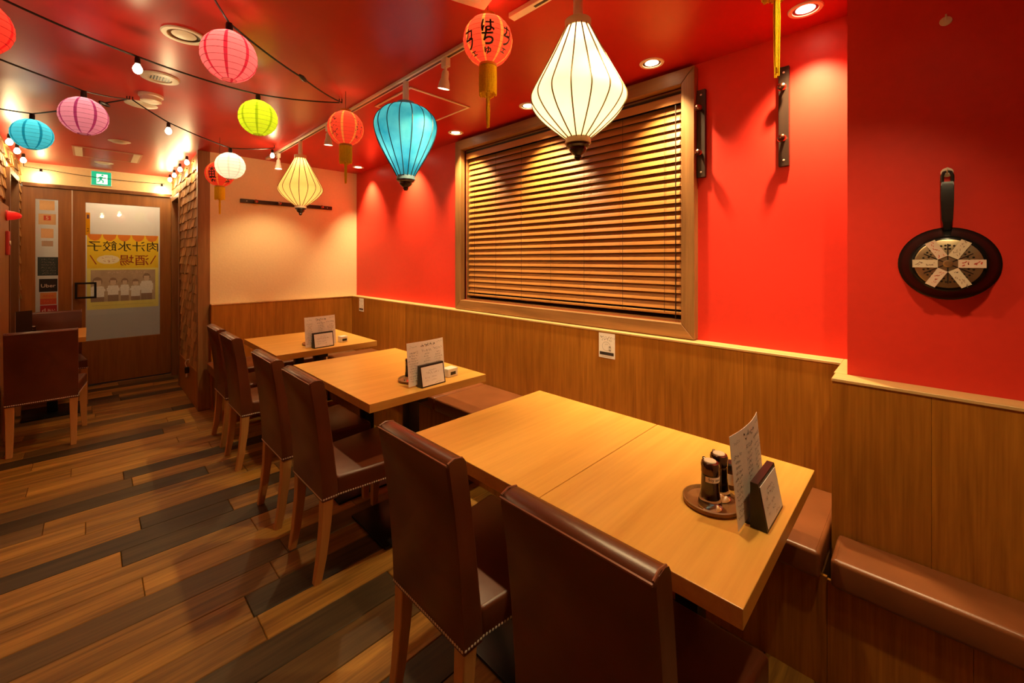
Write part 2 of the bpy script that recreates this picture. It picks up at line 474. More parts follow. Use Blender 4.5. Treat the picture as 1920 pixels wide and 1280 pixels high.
obj('weather_strip', bx(-0.1485, -0.1395, YD+0.002, YD+0.03, 0.02, 2.19), plain('pale_aluminium', (0.55, 0.45, 0.36), 0.4, 0.5), d1)
obj('glass_pane', bx(-0.040, 0.603, YD+0.022, YD+0.028, 0.502, 2.068), M_PANE, leaf)
obj('glass_pane', bx(-0.414, -0.249, YD+0.022, YD+0.028, 0.62, 2.072), M_PANE, side)
bm = B()
box(bm, -0.124, 0.047, YD-0.055, YD-0.035, 1.148, 1.168); box(bm, -0.124, 0.047, YD-0.055, YD-0.035, 0.988, 1.008)
box(bm, -0.124, -0.104, YD-0.055, YD-0.035, 1.008, 1.148); box(bm, 0.027, 0.047, YD-0.055, YD-0.035, 1.008, 1.148)
box(bm, -0.124, -0.104, YD-0.035, YD+0.005, 1.148, 1.168); box(bm, -0.124, -0.104, YD-0.035, YD+0.005, 0.988, 1.008)
h = obj('handle', bm, M_BLACK, leaf); h['label'] = 'black square loop pull handle'
# outside the door: corridor wall, floor, ceiling and its lamp
struct('wall_corridor', bx(-2.0, 2.0, 7.55, 7.65, -0.05, 2.9), M_OUT, 'pale grey plaster wall outside the entrance', 'wall')
struct('floor_outside', bx(-2.0, 2.0, YD+0.10, 7.55, -0.06, -0.004), plain('outside_concrete', (0.25, 0.24, 0.22), 0.8), 'grey concrete ground outside the entrance', 'floor')
t = thing('corridor_lamp', 'round ceiling lamp outside the entrance door', 'lamp', (0.35, 7.1, 2.75))
obj('lamp_disc', lathe(B(), [(0, -0.03), (0.12, -0.03), (0.13, 0.0), (0.13, 0.04), (0, 0.04)], 24), glow('corridor_lamp_face', (1, 0.85, 0.62), 4), t, True)
lamp('POINT', (0, 0, -0.1), 30, (1, 0.80, 0.52), 0.1, parent=t)
struct('ceiling_outside', bx(-2.0, 2.0, YD+0.10, 7.65, 2.79, 2.85), M_OUT, 'pale soffit outside the entrance', 'ceiling')

def shingle_wall(name, label, xf, sgn, y0, y1, z0, z1, holes, seed, skip=None):
    """vertical wall whose face x = xf looks along sgn; every shingle is a piece of its own"""
    rng = random.Random(seed)
    xb = xf-sgn*0.075
    bm = B()
    xs = sorted((xf-sgn*0.006, xb))
    cuts_y = sorted(set([y0, y1]+[v for h_ in holes for v in h_[:2]]))
    for p, q in zip(cuts_y, cuts_y[1:]):
        hz = [h_ for h_ in holes if h_[0] <= p+1e-6 and h_[1] >= q-1e-6]
        z = 0.0
        for h_ in sorted(hz, key=lambda k: k[2]):
            if h_[2] > z: box(bm, xs[0], xs[1], p, q, z, h_[2])
            z = h_[3]
        if z < CEIL: box(bm, xs[0], xs[1], p, q, z, CEIL)
    o = struct(name, bm, M_PANEL, label, 'wall')
    row = 0; z = z0; H = 0.092
    while z < z1-0.03:
        y = y0-rng.uniform(0, 0.08)
        while y < y1-0.01:
            wd = rng.uniform(0.07, 0.16)
            a, b = max(y, y0), min(y+wd, y1)
            zt = min(z+H*1.25, z1-0.001); zb = z+rng.uniform(-0.008, 0.006)
            spans = [(a, b)]
            for h_ in holes:
                if zb < h_[3]-0.01 and zt > h_[2]+0.03:
                    ns = []
                    for (p, q) in spans:
                        if q <= h_[0] or p >= h_[1]: ns.append((p, q)); continue
                        if p < h_[0]: ns.append((p, h_[0]))
                        if q > h_[1]: ns.append((h_[1], q))
                    spans = ns
            for (p, q) in spans:
                if skip and zb < skip[1]:
                    p = max(p, skip[0])
                if q-p < 0.025: continue
                tb = rng.uniform(0.012, 0.022); sk = rng.uniform(-0.006, 0.006)
                bm = B(); g = 0.002
                vts = [(xf, p+g, zb), (xf, q-g, zb+sk), (xf, q-g, zt), (xf, p+g, zt)]
                off = [tb, tb*rng.uniform(.85, 1.1), 0.003, 0.003]
                base = [bm.verts.new((xf-sgn*0.005, v[1], v[2])) for v in vts]
                fr = [bm.verts.new((xf+sgn*f_, v[1], v[2])) for v, f_ in zip(vts, off)]
                bm.faces.new(fr); bm.faces.new(base[::-1])
                for i in range(4): bm.faces.new((base[i], base[(i+1) % 4], fr[(i+1) % 4], fr[i]))
                obj('shingle', bm, M_SHING, o)
            y += wd
        z += H; row += 1
    return o
OPN = (5.98, 6.62, 0.0, 2.185)
wr = shingle_wall('wall_shingle_right', 'entrance side wall covered in split wooden shingles', 0.725, -1, 4.90, YD, 0.36, CEIL, [OPN], 3)
obj('corner_post', bx(0.705, 0.80, 4.835, 4.90, 0, CEIL, 0.003, 1), M_FRAME, wr)
obj('kick_board', bx(0.706, 0.7245, 4.90, OPN[0], 0, 0.36, 0.002, 1), M_PANEL, wr)
bm = B()
box(bm, 0.700, 0.80, OPN[0], OPN[0]+0.05, 0, OPN[3]); box(bm, 0.700, 0.80, OPN[1]-0.05, OPN[1], 0, OPN[3]); box(bm, 0.700, 0.80, OPN[0]+0.05, OPN[1]-0.05, OPN[3]-0.05, OPN[3])
obj('opening_frame', bm, M_FRAME, wr)
obj('inner_door_board', bx(0.775, 0.80, OPN[0]+0.05, OPN[1]-0.05, 0, OPN[3]-0.05), M_DOOR, wr)
WOP = (5.62, 6.28, 0.55, 2.225)
wl = shingle_wall('wall_shingle_left', 'aisle side wall covered in split wooden shingles', -0.525, 1, 4.95, YD, 1.02, CEIL, [WOP], 9, skip=(5.602, 1.884))
bm = B()
for (a, b, c_, d_) in ((WOP[0], WOP[0]+0.05, WOP[2], WOP[3]), (WOP[1]-0.05, WOP[1], WOP[2], WOP[3]), (WOP[0]+0.05, WOP[1]-0.05, WOP[3]-0.05, WOP[3]), (WOP[0]+0.05, WOP[1]-0.05, WOP[2], WOP[2]+0.05)):
    box(bm, -0.60, -0.49, a, b, c_, d_)
obj('side_window_frame', bm, M_DOORFR, wl)
obj('side_window_pane', bx(-0.575, -0.57, WOP[0]+0.05, WOP[1]-0.05, WOP[2]+0.05, WOP[3]-0.05), M_PANE, wl)
struct('wall_kitchen_far', bx(-1.3, -1.2, 5.05, 6.8, 0, CEIL), M_CREAM, 'dim cream wall behind the side window', 'wall')
o = struct('trim_5', bx(-0.5305, -0.495, 5.05, 5.60, 0, 1.88, 0.003, 1), wood('side_panel_wood', (0.30, 0.13, 0.035), (0.44, 0.21, 0.065), 'Z', 0.45, 0.8), 'tall oak board against the shingled aisle wall', 'panel')
tag(o, kind='structure')

# ================================================================== FURNITURE
def soft_box(x0, x1, y0, y1, z0, z1, bev, seg=3):
    return bx(x0, x1, y0, y1, z0, z1, bev=bev, seg=seg)

# ---- benches
def bench(name, label, base, cushions, front, panels):
    """base = box; cushions = list of boxes; panels = cuts along the front board"""
    x0, x1, y0, y1, z1 = base
    t = thing(name, label, 'bench', ((x0+x1)/2, (y0+y1)/2, 0))
    ox, oy = (x0+x1)/2, (y0+y1)/2
    obj('bench_box', bx(x0+0.012-ox, x1-ox, y0+0.012-oy, y1-0.012-oy, 0, z1), M_DOORFR, t)
    if front == 'X':
        es = [y0]+panels+[y1]
        for p, q in zip(es, es[1:]): obj('front_board', bx(x0-ox, x0+0.0115-ox, p+0.0004-oy, q-0.0004-oy, 0, z1, 0.0006, 1), M_PANEL, t)
    else:
        es = [x0]+panels+[x1]
        for p, q in zip(es, es[1:]): obj('front_board', bx(p+0.0004-ox, q-0.0004-ox, y0-oy, y0+0.0115-oy, 0, z1, 0.0012, 1), M_PANEL, t)
    for (a, b, c, d, e, f) in cushions:
        cu = obj('seat_cushion', soft_box(a-ox, b-ox, c-oy, d-oy, e, f, 0.014, 4), M_LEATHERB, t, True)
        m = 0.013; zz = f-0.001
        for yy in (c+m, d-m):
            bm = B(); tube(bm, [(a+m-ox, yy-oy, zz), (b-m-ox, yy-oy, zz)], 0.0016, 5)
            obj('seam', bm, M_LEATHERB, cu, True)
    return t
bench('wall_bench', 'long brown leather bench running under the blind window', (1.716, 2.158, 0.2260, 4.778, 0.368),
      [(1.678, 2.157, 0.240, 2.42, 0.3685, 0.458), (1.678, 2.157, 2.424, 4.28, 0.3685, 0.458)], 'X', [0.7, 1.15, 1.6, 2.05, 2.5, 2.95, 3.4, 3.85, 4.3])
bench('wall_bench', 'short brown leather bench below the cream back wall', (0.80, 1.695, 4.31, 4.778, 0.368),
      [(0.765, 1.675, 4.285, 4.777, 0.3685, 0.458)], 'Y', [1.1, 1.4])
bench('wall_bench', 'shallow brown leather bench against the pillar wainscot', (1.715, 1.858, -1.65, 0.2255, 0.362),
      [(1.678, 1.857, -1.65, 0.213, 0.3625, 0.456)], 'X', [-1.2, -0.8, -0.35, -0.1])

# ---- tables
def table(label, x0, x1, y0, y1, peds, group=None, px=None, plate=(0.26, 0.187)):
    cx, cy = (x0+x1)/2, (y0+y1)/2
    t = thing('restaurant_table', label, 'table', (cx, cy, 0), group=group)
    obj('table_top', bx(x0-cx, x1-cx, y0-cy, y1-cy, 0.676, 0.72, 0.0018, 2), M_TABLE, t)
    for yp in peds:
        ppx = (px if px else cx)-cx
        bm = B(); box(bm, ppx-plate[0], ppx+plate[0], yp-cy-plate[1], yp-cy+plate[1], 0.0, 0.014, 0.004, 2)
        bp = obj('base_plate', bm, M_BLACK, t, True)
        obj('post', bx(ppx-0.034, ppx+0.034, yp-cy-0.034, yp-cy+0.034, 0.0145, 0.655, 0.004, 2), M_BLACK, t, True)
        bm = B(); box(bm, ppx-0.22, ppx+0.22, yp-cy-0.025, yp-cy+0.025, 0.652, 0.6755); box(bm, ppx-0.025, ppx+0.025, yp-cy-0.13, yp-cy+0.13, 0.652, 0.6755)
        obj('top_bracket', bm, M_BLACK, t)
    return t
table('beech table carrying soy bottles nearest the pillar bench', 0.918, 1.694, 0.256, 0.803, [0.498], px=1.27)
table('bare beech table pushed against the one with soy bottles', 0.918, 1.694, 0.8055, 1.464, [1.060], px=1.23)
table('beech table in the middle of the row, standing free', 0.948, 1.702, 1.905, 2.985, [2.055, 2.590], px=1.27)
table('beech table at the far end by the cream wall', 0.952, 1.742, 3.36, 4.27, [3.495, 3.950], px=1.30, plate=(0.26, 0.147))
table('dark lit beech table between two chairs by the entrance', -0.465, -0.03, 5.42, 6.16, [5.76], px=-0.25, plate=(0.18, 0.19))

# ---- chairs
def chair_proto():
    t = thing('dining_chair', 'x', 'chair', group='brown leather dining chairs')
    W = 0.185
    # backrest: leaning slab with rounded upper edge
    prof = [(-0.232, 0.355), (-0.236, 0.46), (-0.250, 0.62), (-0.268, 0.76), (-0.287, 0.872), (-0.286, 0.884), (-0.276, 0.892), (-0.250, 0.894), (-0.233, 0.889), (-0.224, 0.876),
            (-0.205, 0.76), (-0.186, 0.62), (-0.168, 0.46), (-0.160, 0.40), (-0.160, 0.355)]
    bm = B(); n = len(prof)
    def sec(y, k):
        cx = sum(p[0] for p in prof)/n
        return [bm.verts.new((cx+(p[0]-cx)*k, y, p[1])) for p in prof]
    secs = [sec(-W, 0.88), sec(-W+0.006, 1.0), sec(W-0.006, 1.0), sec(W, 0.88)]
    for a, b in zip(secs, secs[1:]):
        for i in range(n): bm.faces.new((a[i], a[(i+1) % n], b[(i+1) % n], b[i]))
    for s in (secs[0], secs[-1]): bm.faces.new(s)
    back = obj('backrest', bm, M_LEATHER, t, True)
    bm = B()
    tube(bm, [(-0.2872, -W+0.003, 0.884), (-0.2872, W-0.003, 0.884)], 0.0030, 5)
    for y in (-W+0.004, W-0.004): tube(bm, [(-0.284, y, 0.888), (-0.262, y, 0.896), (-0.236, y, 0.891), (-0.222, y, 0.87)], 0.0026, 5)
    o_ = obj('piping', bm, M_PIPING, back, True); o_['kind'] = 'stuff'
    # seat
    def half(x): return W-0.002+0.047*max(0.0, (x+0.165)/0.41)      # half width of the flaring seat
    bm = soft_box(-0.170, 0.245, -W+0.002, W-0.002, 0.355, 0.446, 0.014, 4)
    for v in bm.verts:
        if v.co.z > 0.43: v.co.z += 0.010*max(0, 1-((v.co.x-0.03)/0.2)**2)*max(0, 1-(v.co.y/W)**2)
    for v in bm.verts: v.co.y *= half(v.co.x)/(W-0.002)
    obj('seat', bm, M_LEATHER, t, True)
    # legs
    for sx, pts in ((-1, [(-0.205, 0.356), (-0.212, 0.24), (-0.228, 0.10), (-0.246, 0.0)]), (1, [(0.215, 0.356), (0.216, 0.2), (0.215, 0.1), (0.214, 0.0)])):
        for sy in (-1, 1):
            bm = B(); rings = []
            for k, (x, z) in enumerate(pts):
                hw = 0.0235-0.0075*k/3; y = sy*(W-0.026 if sx < 0 else 0.206+0.009*k/3)
                rings.append([bm.verts.new((x+dx*hw, y+dy*hw, z)) for dx, dy in ((-1, -1), (1, -1), (1, 1), (-1, 1))])
            for a, b in zip(rings, rings[1:]):
                for i in range(4): bm.faces.new((a[i], a[(i+1) % 4], b[(i+1) % 4], b[i]))
            bm.faces.new(rings[0]); bm.faces.new(rings[-1])
            bmesh.ops.bevel(bm, geom=[e for e in bm.edges if abs(e.verts[0].co.z-e.verts[1].co.z) > 0.02], offset=0.003, segments=1, affect='EDGES')
            obj('leg', bm, M_LEG, t)
    # nailheads
    bm = B(); z = 0.366
    def nail(x, y, nx, ny):
        c = Vector((x, y, z)); nrm = Vector((nx, ny, 0)); u = Vector((-ny, nx, 0)); rr = 0.0047
        ring = [bm.verts.new(c+u*rr*math.cos(2*PI*i/6)+Vector((0, 0, 1))*rr*math.sin(2*PI*i/6)) for i in range(6)]
        top = bm.verts.new(c+nrm*0.0036)
        for i in range(6): bm.faces.new((ring[i], ring[(i+1) % 6], top))
    k = int(2*W/0.0105)
    for i in range(k+1):
        y = -W+0.006+(2*W-0.012)*i/k
        nail(-0.2335, y, -1, 0); nail(0.2452, y*0.226/W, 1, 0)
    k = int(0.46/0.0105)
    for i in range(k+1):
        x = -0.226+0.465*i/k
        for s in (-1, 1): nail(x, s*(W+0.0002 if x < -0.165 else half(x)+0.0002), 0, s)
    nt_ = obj('nailhead_trim', bm, M_NAIL, t, True); nt_['kind'] = 'stuff'; nt_['label'] = 'row of small metal nailheads'
    return t

def copy_tree(o, parent=None):
    c = o.copy(); link(c, parent)
    for k in list(o.children): copy_tree(k, c)
    return c
CH = [(0.937, 0.498, 0, 'brown leather chair pushed in at the table with soy bottles'),
      (0.935, 1.060, 0, 'brown leather chair pulled up to the bare beech table'),
      (0.945, 2.055, 0, 'brown leather chair at the middle table, on its pillar side'),
      (0.942, 2.590, 0, 'brown leather chair at the middle table, on its entrance side'),
      (0.945, 3.450, 0, 'brown leather chair at the far table, on its middle table side'),
      (0.950, 3.950, 0, 'brown leather chair at the far table, beside the cream wall'),
      (-0.252, 4.910, PI/2, 'dark leather chair facing the entrance with its back to the room'),
      (-0.250, 6.08, -PI/2, 'dark leather chair just inside the entrance door, facing the room')]
proto = chair_proto()
for i, (x, y, rz, lab) in enumerate(CH):
    c = proto if i == 0 else copy_tree(proto)
    c.location = (x, y, 0); c.rotation_euler = (0, 0, rz); c['label'] = lab

# ---- venetian blind
vb = thing('venetian_blind', 'brown wooden slatted blind lowered over the wide window', 'blind', (2.285, (WY0+WY1)/2, WZ0))
hy = (WY1-WY0)/2-0.016
obj('valance', bx(-0.034, -0.031, -hy, hy, WZ1-WZ0-0.078, WZ1-WZ0-0.030, 0.001, 1), M_SLAT, vb)
obj('head_rail', bx(-0.030, 0.030, -hy, hy, WZ1-WZ0-0.055, WZ1-WZ0-0.014), M_BLACKP, vb)
NS = 25; PITCH = 0.0453; ztop = WZ1-WZ0-0.096
slm = None
for k in range(NS):
    if slm is None:
        bm = B(); wd = 0.050; th = 0.0028; sec = []
        for i in range(5):
            s = (i/4-0.5)*wd; cz = 0.0025*(1-(2*(i/4-0.5))**2)
            sec.append((s, cz))
        loop = [(s, c+th/2) for s, c in sec]+[(s, c-th/2) for s, c in sec[::-1]]
        A = [bm.verts.new((s, -hy+0.003, c)) for s, c in loop]; Bv = [bm.verts.new((s, hy-0.003, c)) for s, c in loop]
        n = len(loop)
        for i in range(n): bm.faces.new((A[i], A[(i+1) % n], Bv[(i+1) % n], Bv[i]))
        bm.faces.new(A[::-1]); bm.faces.new(Bv)
        slm = mesh_of('slat', bm, M_SLAT)
    o = link(bpy.data.objects.new('slat', slm), vb)
    o.location = (0, 0, ztop-k*PITCH); o.rotation_euler = (0, math.radians(-66), 0)
zb = ztop-NS*PITCH+0.004
obj('bottom_rail', bx(-0.026, 0.026, -hy+0.003, hy-0.003, zb-0.009, zb+0.006, 0.003, 2), M_SLAT, vb)
for yy in (-0.82, -0.56, -0.28, 0.0, 0.28, 0.56, 0.82):
    bm = B(); tube(bm, [(-0.030, yy, zb), (-0.030, yy, WZ1-WZ0-0.06)], 0.0011, 4)
    obj('ladder_cord', bm, M_CORD, vb)
bm = B(); tube(bm, [(-0.046, -hy+0.03, WZ1-WZ0-0.09), (-0.046, -hy+0.03, 0.02)], 0.003, 6)
obj('tilt_wand', bm, M_DARKWOOD, vb)

# ---- hook rails
def hook_rail(label, loc, rz, length, horizontal, knobs):
    rot = (0, PI/2, 0) if False else (0, 0, rz)
    t = thing('hook_rail', label, 'hook rail', loc, rz)
    # local: face looks along -X, length along Z (or Y)
    if horizontal: bm = bx(-0.022, -0.002, -length/2, length/2, -0.019, 0.019, 0.002, 1)
    else: bm = bx(-0.022, -0.002, -0.021, 0.021, -length/2, length/2, 0.002, 1)
    obj('board', bm, M_DARKWOOD, t)
    for k in knobs:
        p = (0, k*length, 0) if horizontal else (0, 0, k*length)
        bm = lathe(B(), [(0, 0.0), (0.008, 0.0), (0.006, 0.014), (0.007, 0.022), (0.0155, 0.028), (0.0185, 0.037), (0.0155, 0.047), (0.007, 0.052), (0, 0.053)], 16)
        xform(bm, T(p[0]-0.0215, p[1], p[2]) @ RY(-PI/2))
        obj('knob', bm, M_COPPER, t, True)
    for k in (-0.44, 0.44):
        p = (0, k*length, 0) if horizontal else (0, 0, k*length)
        bm = lathe(B(), [(0, 0), (0.005, 0), (0.004, 0.002), (0, 0.003)], 10); xform(bm, T(-0.022, p[1], p[2]) @ RY(-PI/2))
        obj('screw', bm, M_NAIL, t, True)
    return t
hook_rail('dark wooden hook rail upright on the red wall near the pillar corner', (2.2445, 0.452, 2.075), 0, 0.455, False, (0.27, -0.235))
hook_rail('dark wooden hook rail upright beside the window frame', (2.2445, 0.818, 2.075), 0, 0.455, False, (0.27, -0.235))
hook_rail('dark wooden hook rail lying level on the cream wall', (1.495, 4.8395, 2.01), PI/2, 0.90, True, (-0.36, -0.12, 0.12, 0.36))

# ---- frying pan
PANX = 1.9495
pan = thing('frying_pan', 'black frying pan with paper tags hanging on the red pillar', 'frying pan', (PANX, -0.056, 1.408))
prof = [(0.0, -0.060), (0.076, -0.060), (0.082, -0.058), (0.090, -0.048), (0.104, -0.022), (0.113, -0.006), (0.117, -0.003), (0.116, -0.001), (0.110, -0.004), (0.10, -0.022), (0.086, -0.047), (0.078, -0.053), (0.0, -0.053)]
def wallx(bm): return xform(bm, RY(PI/2))        # local z -> +x (into the wall)
M_PANB = plain('black_enamel', (0.007, 0.006, 0.006), 0.2, spec=0.18)
body = obj('pan_body', wallx(lathe(B(), prof, 48)), M_PANB, pan, True)
disc = obj('induction_disc', wallx(lathe(B(), [(0, -0.0625), (0.073, -0.0625), (0.076, -0.0605), (0, -0.0600)], 48)), plain('brushed_brass_disc', (0.42, 0.33, 0.20), 0.35, 0.9), body, True)
bm = B()
for ring in range(4):
    rr = 0.026+ring*0.0105; n = int(2*PI*rr/0.0095)
    for i in range(n):
        a = 2*PI*i/n+ring*0.3
        if abs(math.sin(a*3)) < 0.12: continue
        lathe(bm, [(0.0031, 0), (0.0026, -0.0008), (0, -0.0008)], 6, c=(rr*math.cos(a), rr*math.sin(a), -0.0625))
o = obj('dimple_pattern', wallx(bm), plain('dark_dimples', (0.03, 0.026, 0.02), 0.4, 0.6), disc); o['kind'] = 'stuff'
bm = B()
for i in range(6):
    a = i*PI/3
    b2 = bx(0.012, 0.062, -0.0014, 0.0014, -0.0635, -0.0626); join(bm, b2, RZ(a))
obj('spoke_grooves', wallx(bm), M_BLACKP, disc)
obj('centre_boss', wallx(lathe(B(), [(0, -0.067), (0.008, -0.0665), (0.011, -0.0635), (0.011, -0.0626), (0, -0.0626)], 24)), plain('brass_boss', (0.55, 0.40, 0.22), 0.3, 0.9), disc, True)
rngp = random.Random(4)
for i in range(6):
    a = PI/6+i*PI/3
    tg = bx(0.022, 0.080, -0.0125, 0.0125, -0.0655, -0.0648)
    M_ = RZ(a)
    tgo = obj('paper_tag', wallx(xform(tg, M_)), plain('tag_paper_%d' % i, (0.62, 0.50, 0.36) if i % 2 else (0.66, 0.48, 0.38), 0.7), pan)
    bm = B(); scribble(bm, rngp, 0.051, 0.0, 0.045, 0.011, 0.0013 if i != 4 else 0.0024, -0.0661)
    obj('red_writing', wallx(xform(bm, M_)), M_REDINK if i in (0, 2, 4) else M_INKF, tgo)
# handle (rises up the wall)
bm = B()
def hring(z, hw, x0, x1): return [bm.verts.new(p) for p in ((x0, -hw, z), (x1, -hw, z), (x1, hw, z), (x0, hw, z))]
secs = [hring(0.105, 0.010, -0.022, -0.008), hring(0.128, 0.0095, -0.030, -0.012), hring(0.140, 0.0125, -0.033, -0.010), hring(0.20, 0.0145, -0.036, -0.010), hring(0.250, 0.015, -0.033, -0.010), hring(0.262, 0.0135, -0.030, -0.010)]
for a, b in zip(secs, secs[1:]):
    for i in range(4): bm.faces.new((a[i], a[(i+1) % 4], b[(i+1) % 4], b[i]))
bm.faces.new(secs[0]); bm.faces.new(secs[-1])
bmesh.ops.bevel(bm, geom=bm.edges[:], offset=0.002, segments=2, affect='EDGES')
hd = obj('handle', bm, M_BLACKP, pan, True)
bm = B(); tube(bm, [(-0.018, -0.0115, 0.262), (-0.018, -0.0115, 0.282), (-0.018, -0.007, 0.294), (-0.018, 0, 0.297), (-0.018, 0.007, 0.294), (-0.018, 0.0115, 0.282), (-0.018, 0.0115, 0.262)], 0.0045, 8)
obj('hanging_loop', bm, M_BLACKP, hd, True)

def wall_hook(label, y, z):
    t = thing('adhesive_hook', label, 'hook', (PANX, y, z))
    obj('hook_plate', wallx(lathe(B(), [(0, -0.003), (0.014, -0.003), (0.015, -0.0005), (0, -0.0005)], 24)), M_WHITE, t, True)
    bm = B(); tube(bm, [(-0.003, 0, 0.004), (-0.020, 0, -0.002), (-0.026, 0, 0.004), (-0.026, 0, 0.012)], 0.0022, 6)
    obj('prong', bm, M_WHITE, t, True)
    return t
wall_hook('small white adhesive hook holding the frying pan', -0.056, 1.703)
wall_hook('small round white hook alone high on the red pillar', -0.053, 2.194)

# ---- menus, card stands, bottles
def menu_set(x, y, z, rz, menulab, standlab, seed, sheet_shift=0.0, lean=0.0, sheetrot=0.0):
    """black acrylic stand with a framed card in front and a paper menu standing behind it; local front looks along -Y"""
    rng = random.Random(seed)
    t = thing('card_stand', standlab, 'card stand', (x, y, z), rz)
    W2, HH = 0.082, 0.118
    bm = B()
    # wedge body: front face leaning back
    pts = [(-0.018, 0.0), (0.022, 0.0), (0.022, HH), (0.004, HH)]
    for s0, s1 in ((-W2, W2),):
        a = [bm.verts.new((s0, p, q)) for p, q in pts]; b = [bm.verts.new((s1, p, q)) for p, q in pts]
        bm.faces.new(a[::-1]); bm.faces.new(b)
        for i in range(4): bm.faces.new((a[i], a[(i+1) % 4], b[(i+1) % 4], b[i]))
    obj('stand_body', bm, M_BLACKP, t)
    ang = math.atan2(0.022, HH)
    card = obj('card', bx(-W2+0.007, W2-0.007, -0.0016, -0.0004, 0.007, HH-0.008), M_PAPERW, t)
    card.location = (0, -0.018, 0.0); card.rotation_euler = (-ang, 0, 0)
    bm = B()
    scribble(bm, rng, 0, 0.088, 0.05, 0.005, 0.0009); scribble(bm, rng, -0.005, 0.073, 0.085, 0.010, 0.0014)
    for (lx, ly, lw) in ((-0.04, 0.05, 0.03), (0.005, 0.05, 0.03), (-0.04, 0.033, 0.018), (0.005, 0.033, 0.03), (0.03, 0.016, 0.04)): scribble(bm, rng, lx, ly, lw, 0.006, 0.0010)
    xform(bm, RX(PI/2)); xform(bm, T(0, -0.0021, 0))
    o_ = obj('card_writing', bm, M_INKF, card); o_['kind'] = 'stuff'
    obj('holder_tray', bx(-W2+0.01, W2-0.01, 0.0225, 0.052, 0, 0.006), M_BLACKP, t)
    obj('back_plate', bx(-W2+0.01, W2-0.01, 0.046, 0.052, 0.0065, 0.075), M_BLACKP, t)
    # the menu sheet
    MW, MH = 0.125, 0.235
    m = thing('paper_menu', menulab, 'menu', (x, y, z), rz)
    root = bpy.data.objects
    bm = B(); nx, nz = 10, 6; grid = []
    def S(u, v):          # sheet surface, slight bow
        bow = 0.010*(u*u)*v
        return Vector((sheet_shift+u*MW, 0.034+bow+lean*v, 0.007+v*MH))
    Mr = T(sheet_shift, 0.034, 0.007) @ RY(sheetrot) @ T(-sheet_shift, -0.034, -0.007)
    for off in (0.0, 0.0009):
        grid.append([[bm.verts.new(S(-1+2*i/nx, j/nz)+Vector((0, off, 0))) for i in range(nx+1)] for j in range(nz+1)])
    for g in grid:
        for j in range(nz):
            for i in range(nx): bm.faces.new((g[j][i], g[j][i+1], g[j+1][i+1], g[j+1][i]))
    g0, g1 = grid
    rim = [(0, i) for i in range(nx+1)]+[(j, nx) for j in range(1, nz+1)]+[(nz, i) for i in range(nx-1, -1, -1)]+[(j, 0) for j in range(nz-1, 0, -1)]
    for k in range(len(rim)):
        a, b = rim[k], rim[(k+1) % len(rim)]
        bm.faces.new((g0[a[0]][a[1]], g0[b[0]][b[1]], g1[b[0]][b[1]], g1[a[0]][a[1]]))
    xform(bm, Mr)
    sh = obj('sheet', bm, M_PAPERW, m, True)
    bm = B()
    def line(u, v, wd, hh, sw): scribble(bm, rng, u*MW, v*MH, wd, hh, sw)
    line(0.0, 0.90, 0.085, 0.014, 0.0028); line(-0.72, 0.90, 0.035, 0.007, 0.001); line(0.75, 0.93, 0.04, 0.006, 0.001)
    line(0.0, 0.77, 0.06, 0.010, 0.0017); line(0.62, 0.79, 0.065, 0.010, 0.0018); line(-0.70, 0.76, 0.05, 0.009, 0.0015)
    for cu, n_, cw in ((-0.72, 11, 0.05), (0.0, 8, 0.045), (0.65, 9, 0.055)):
        for k in range(n_):
            line(cu+rng.uniform(-.03, .03), 0.69-k*0.058, cw*rng.uniform(.5, 1.1), 0.0062, 0.0012)
    # wrap the strokes onto the bowed sheet, just in front of it
    for v_ in bm.verts:
        p = S(max(-1, min(1, v_.co.x/MW)), v_.co.y/MH); v_.co = p+Vector((0, -0.0009, 0))
    xform(bm, Mr)
    o_ = obj('handwriting', bm, M_INK, sh); o_['kind'] = 'stuff'
    return t

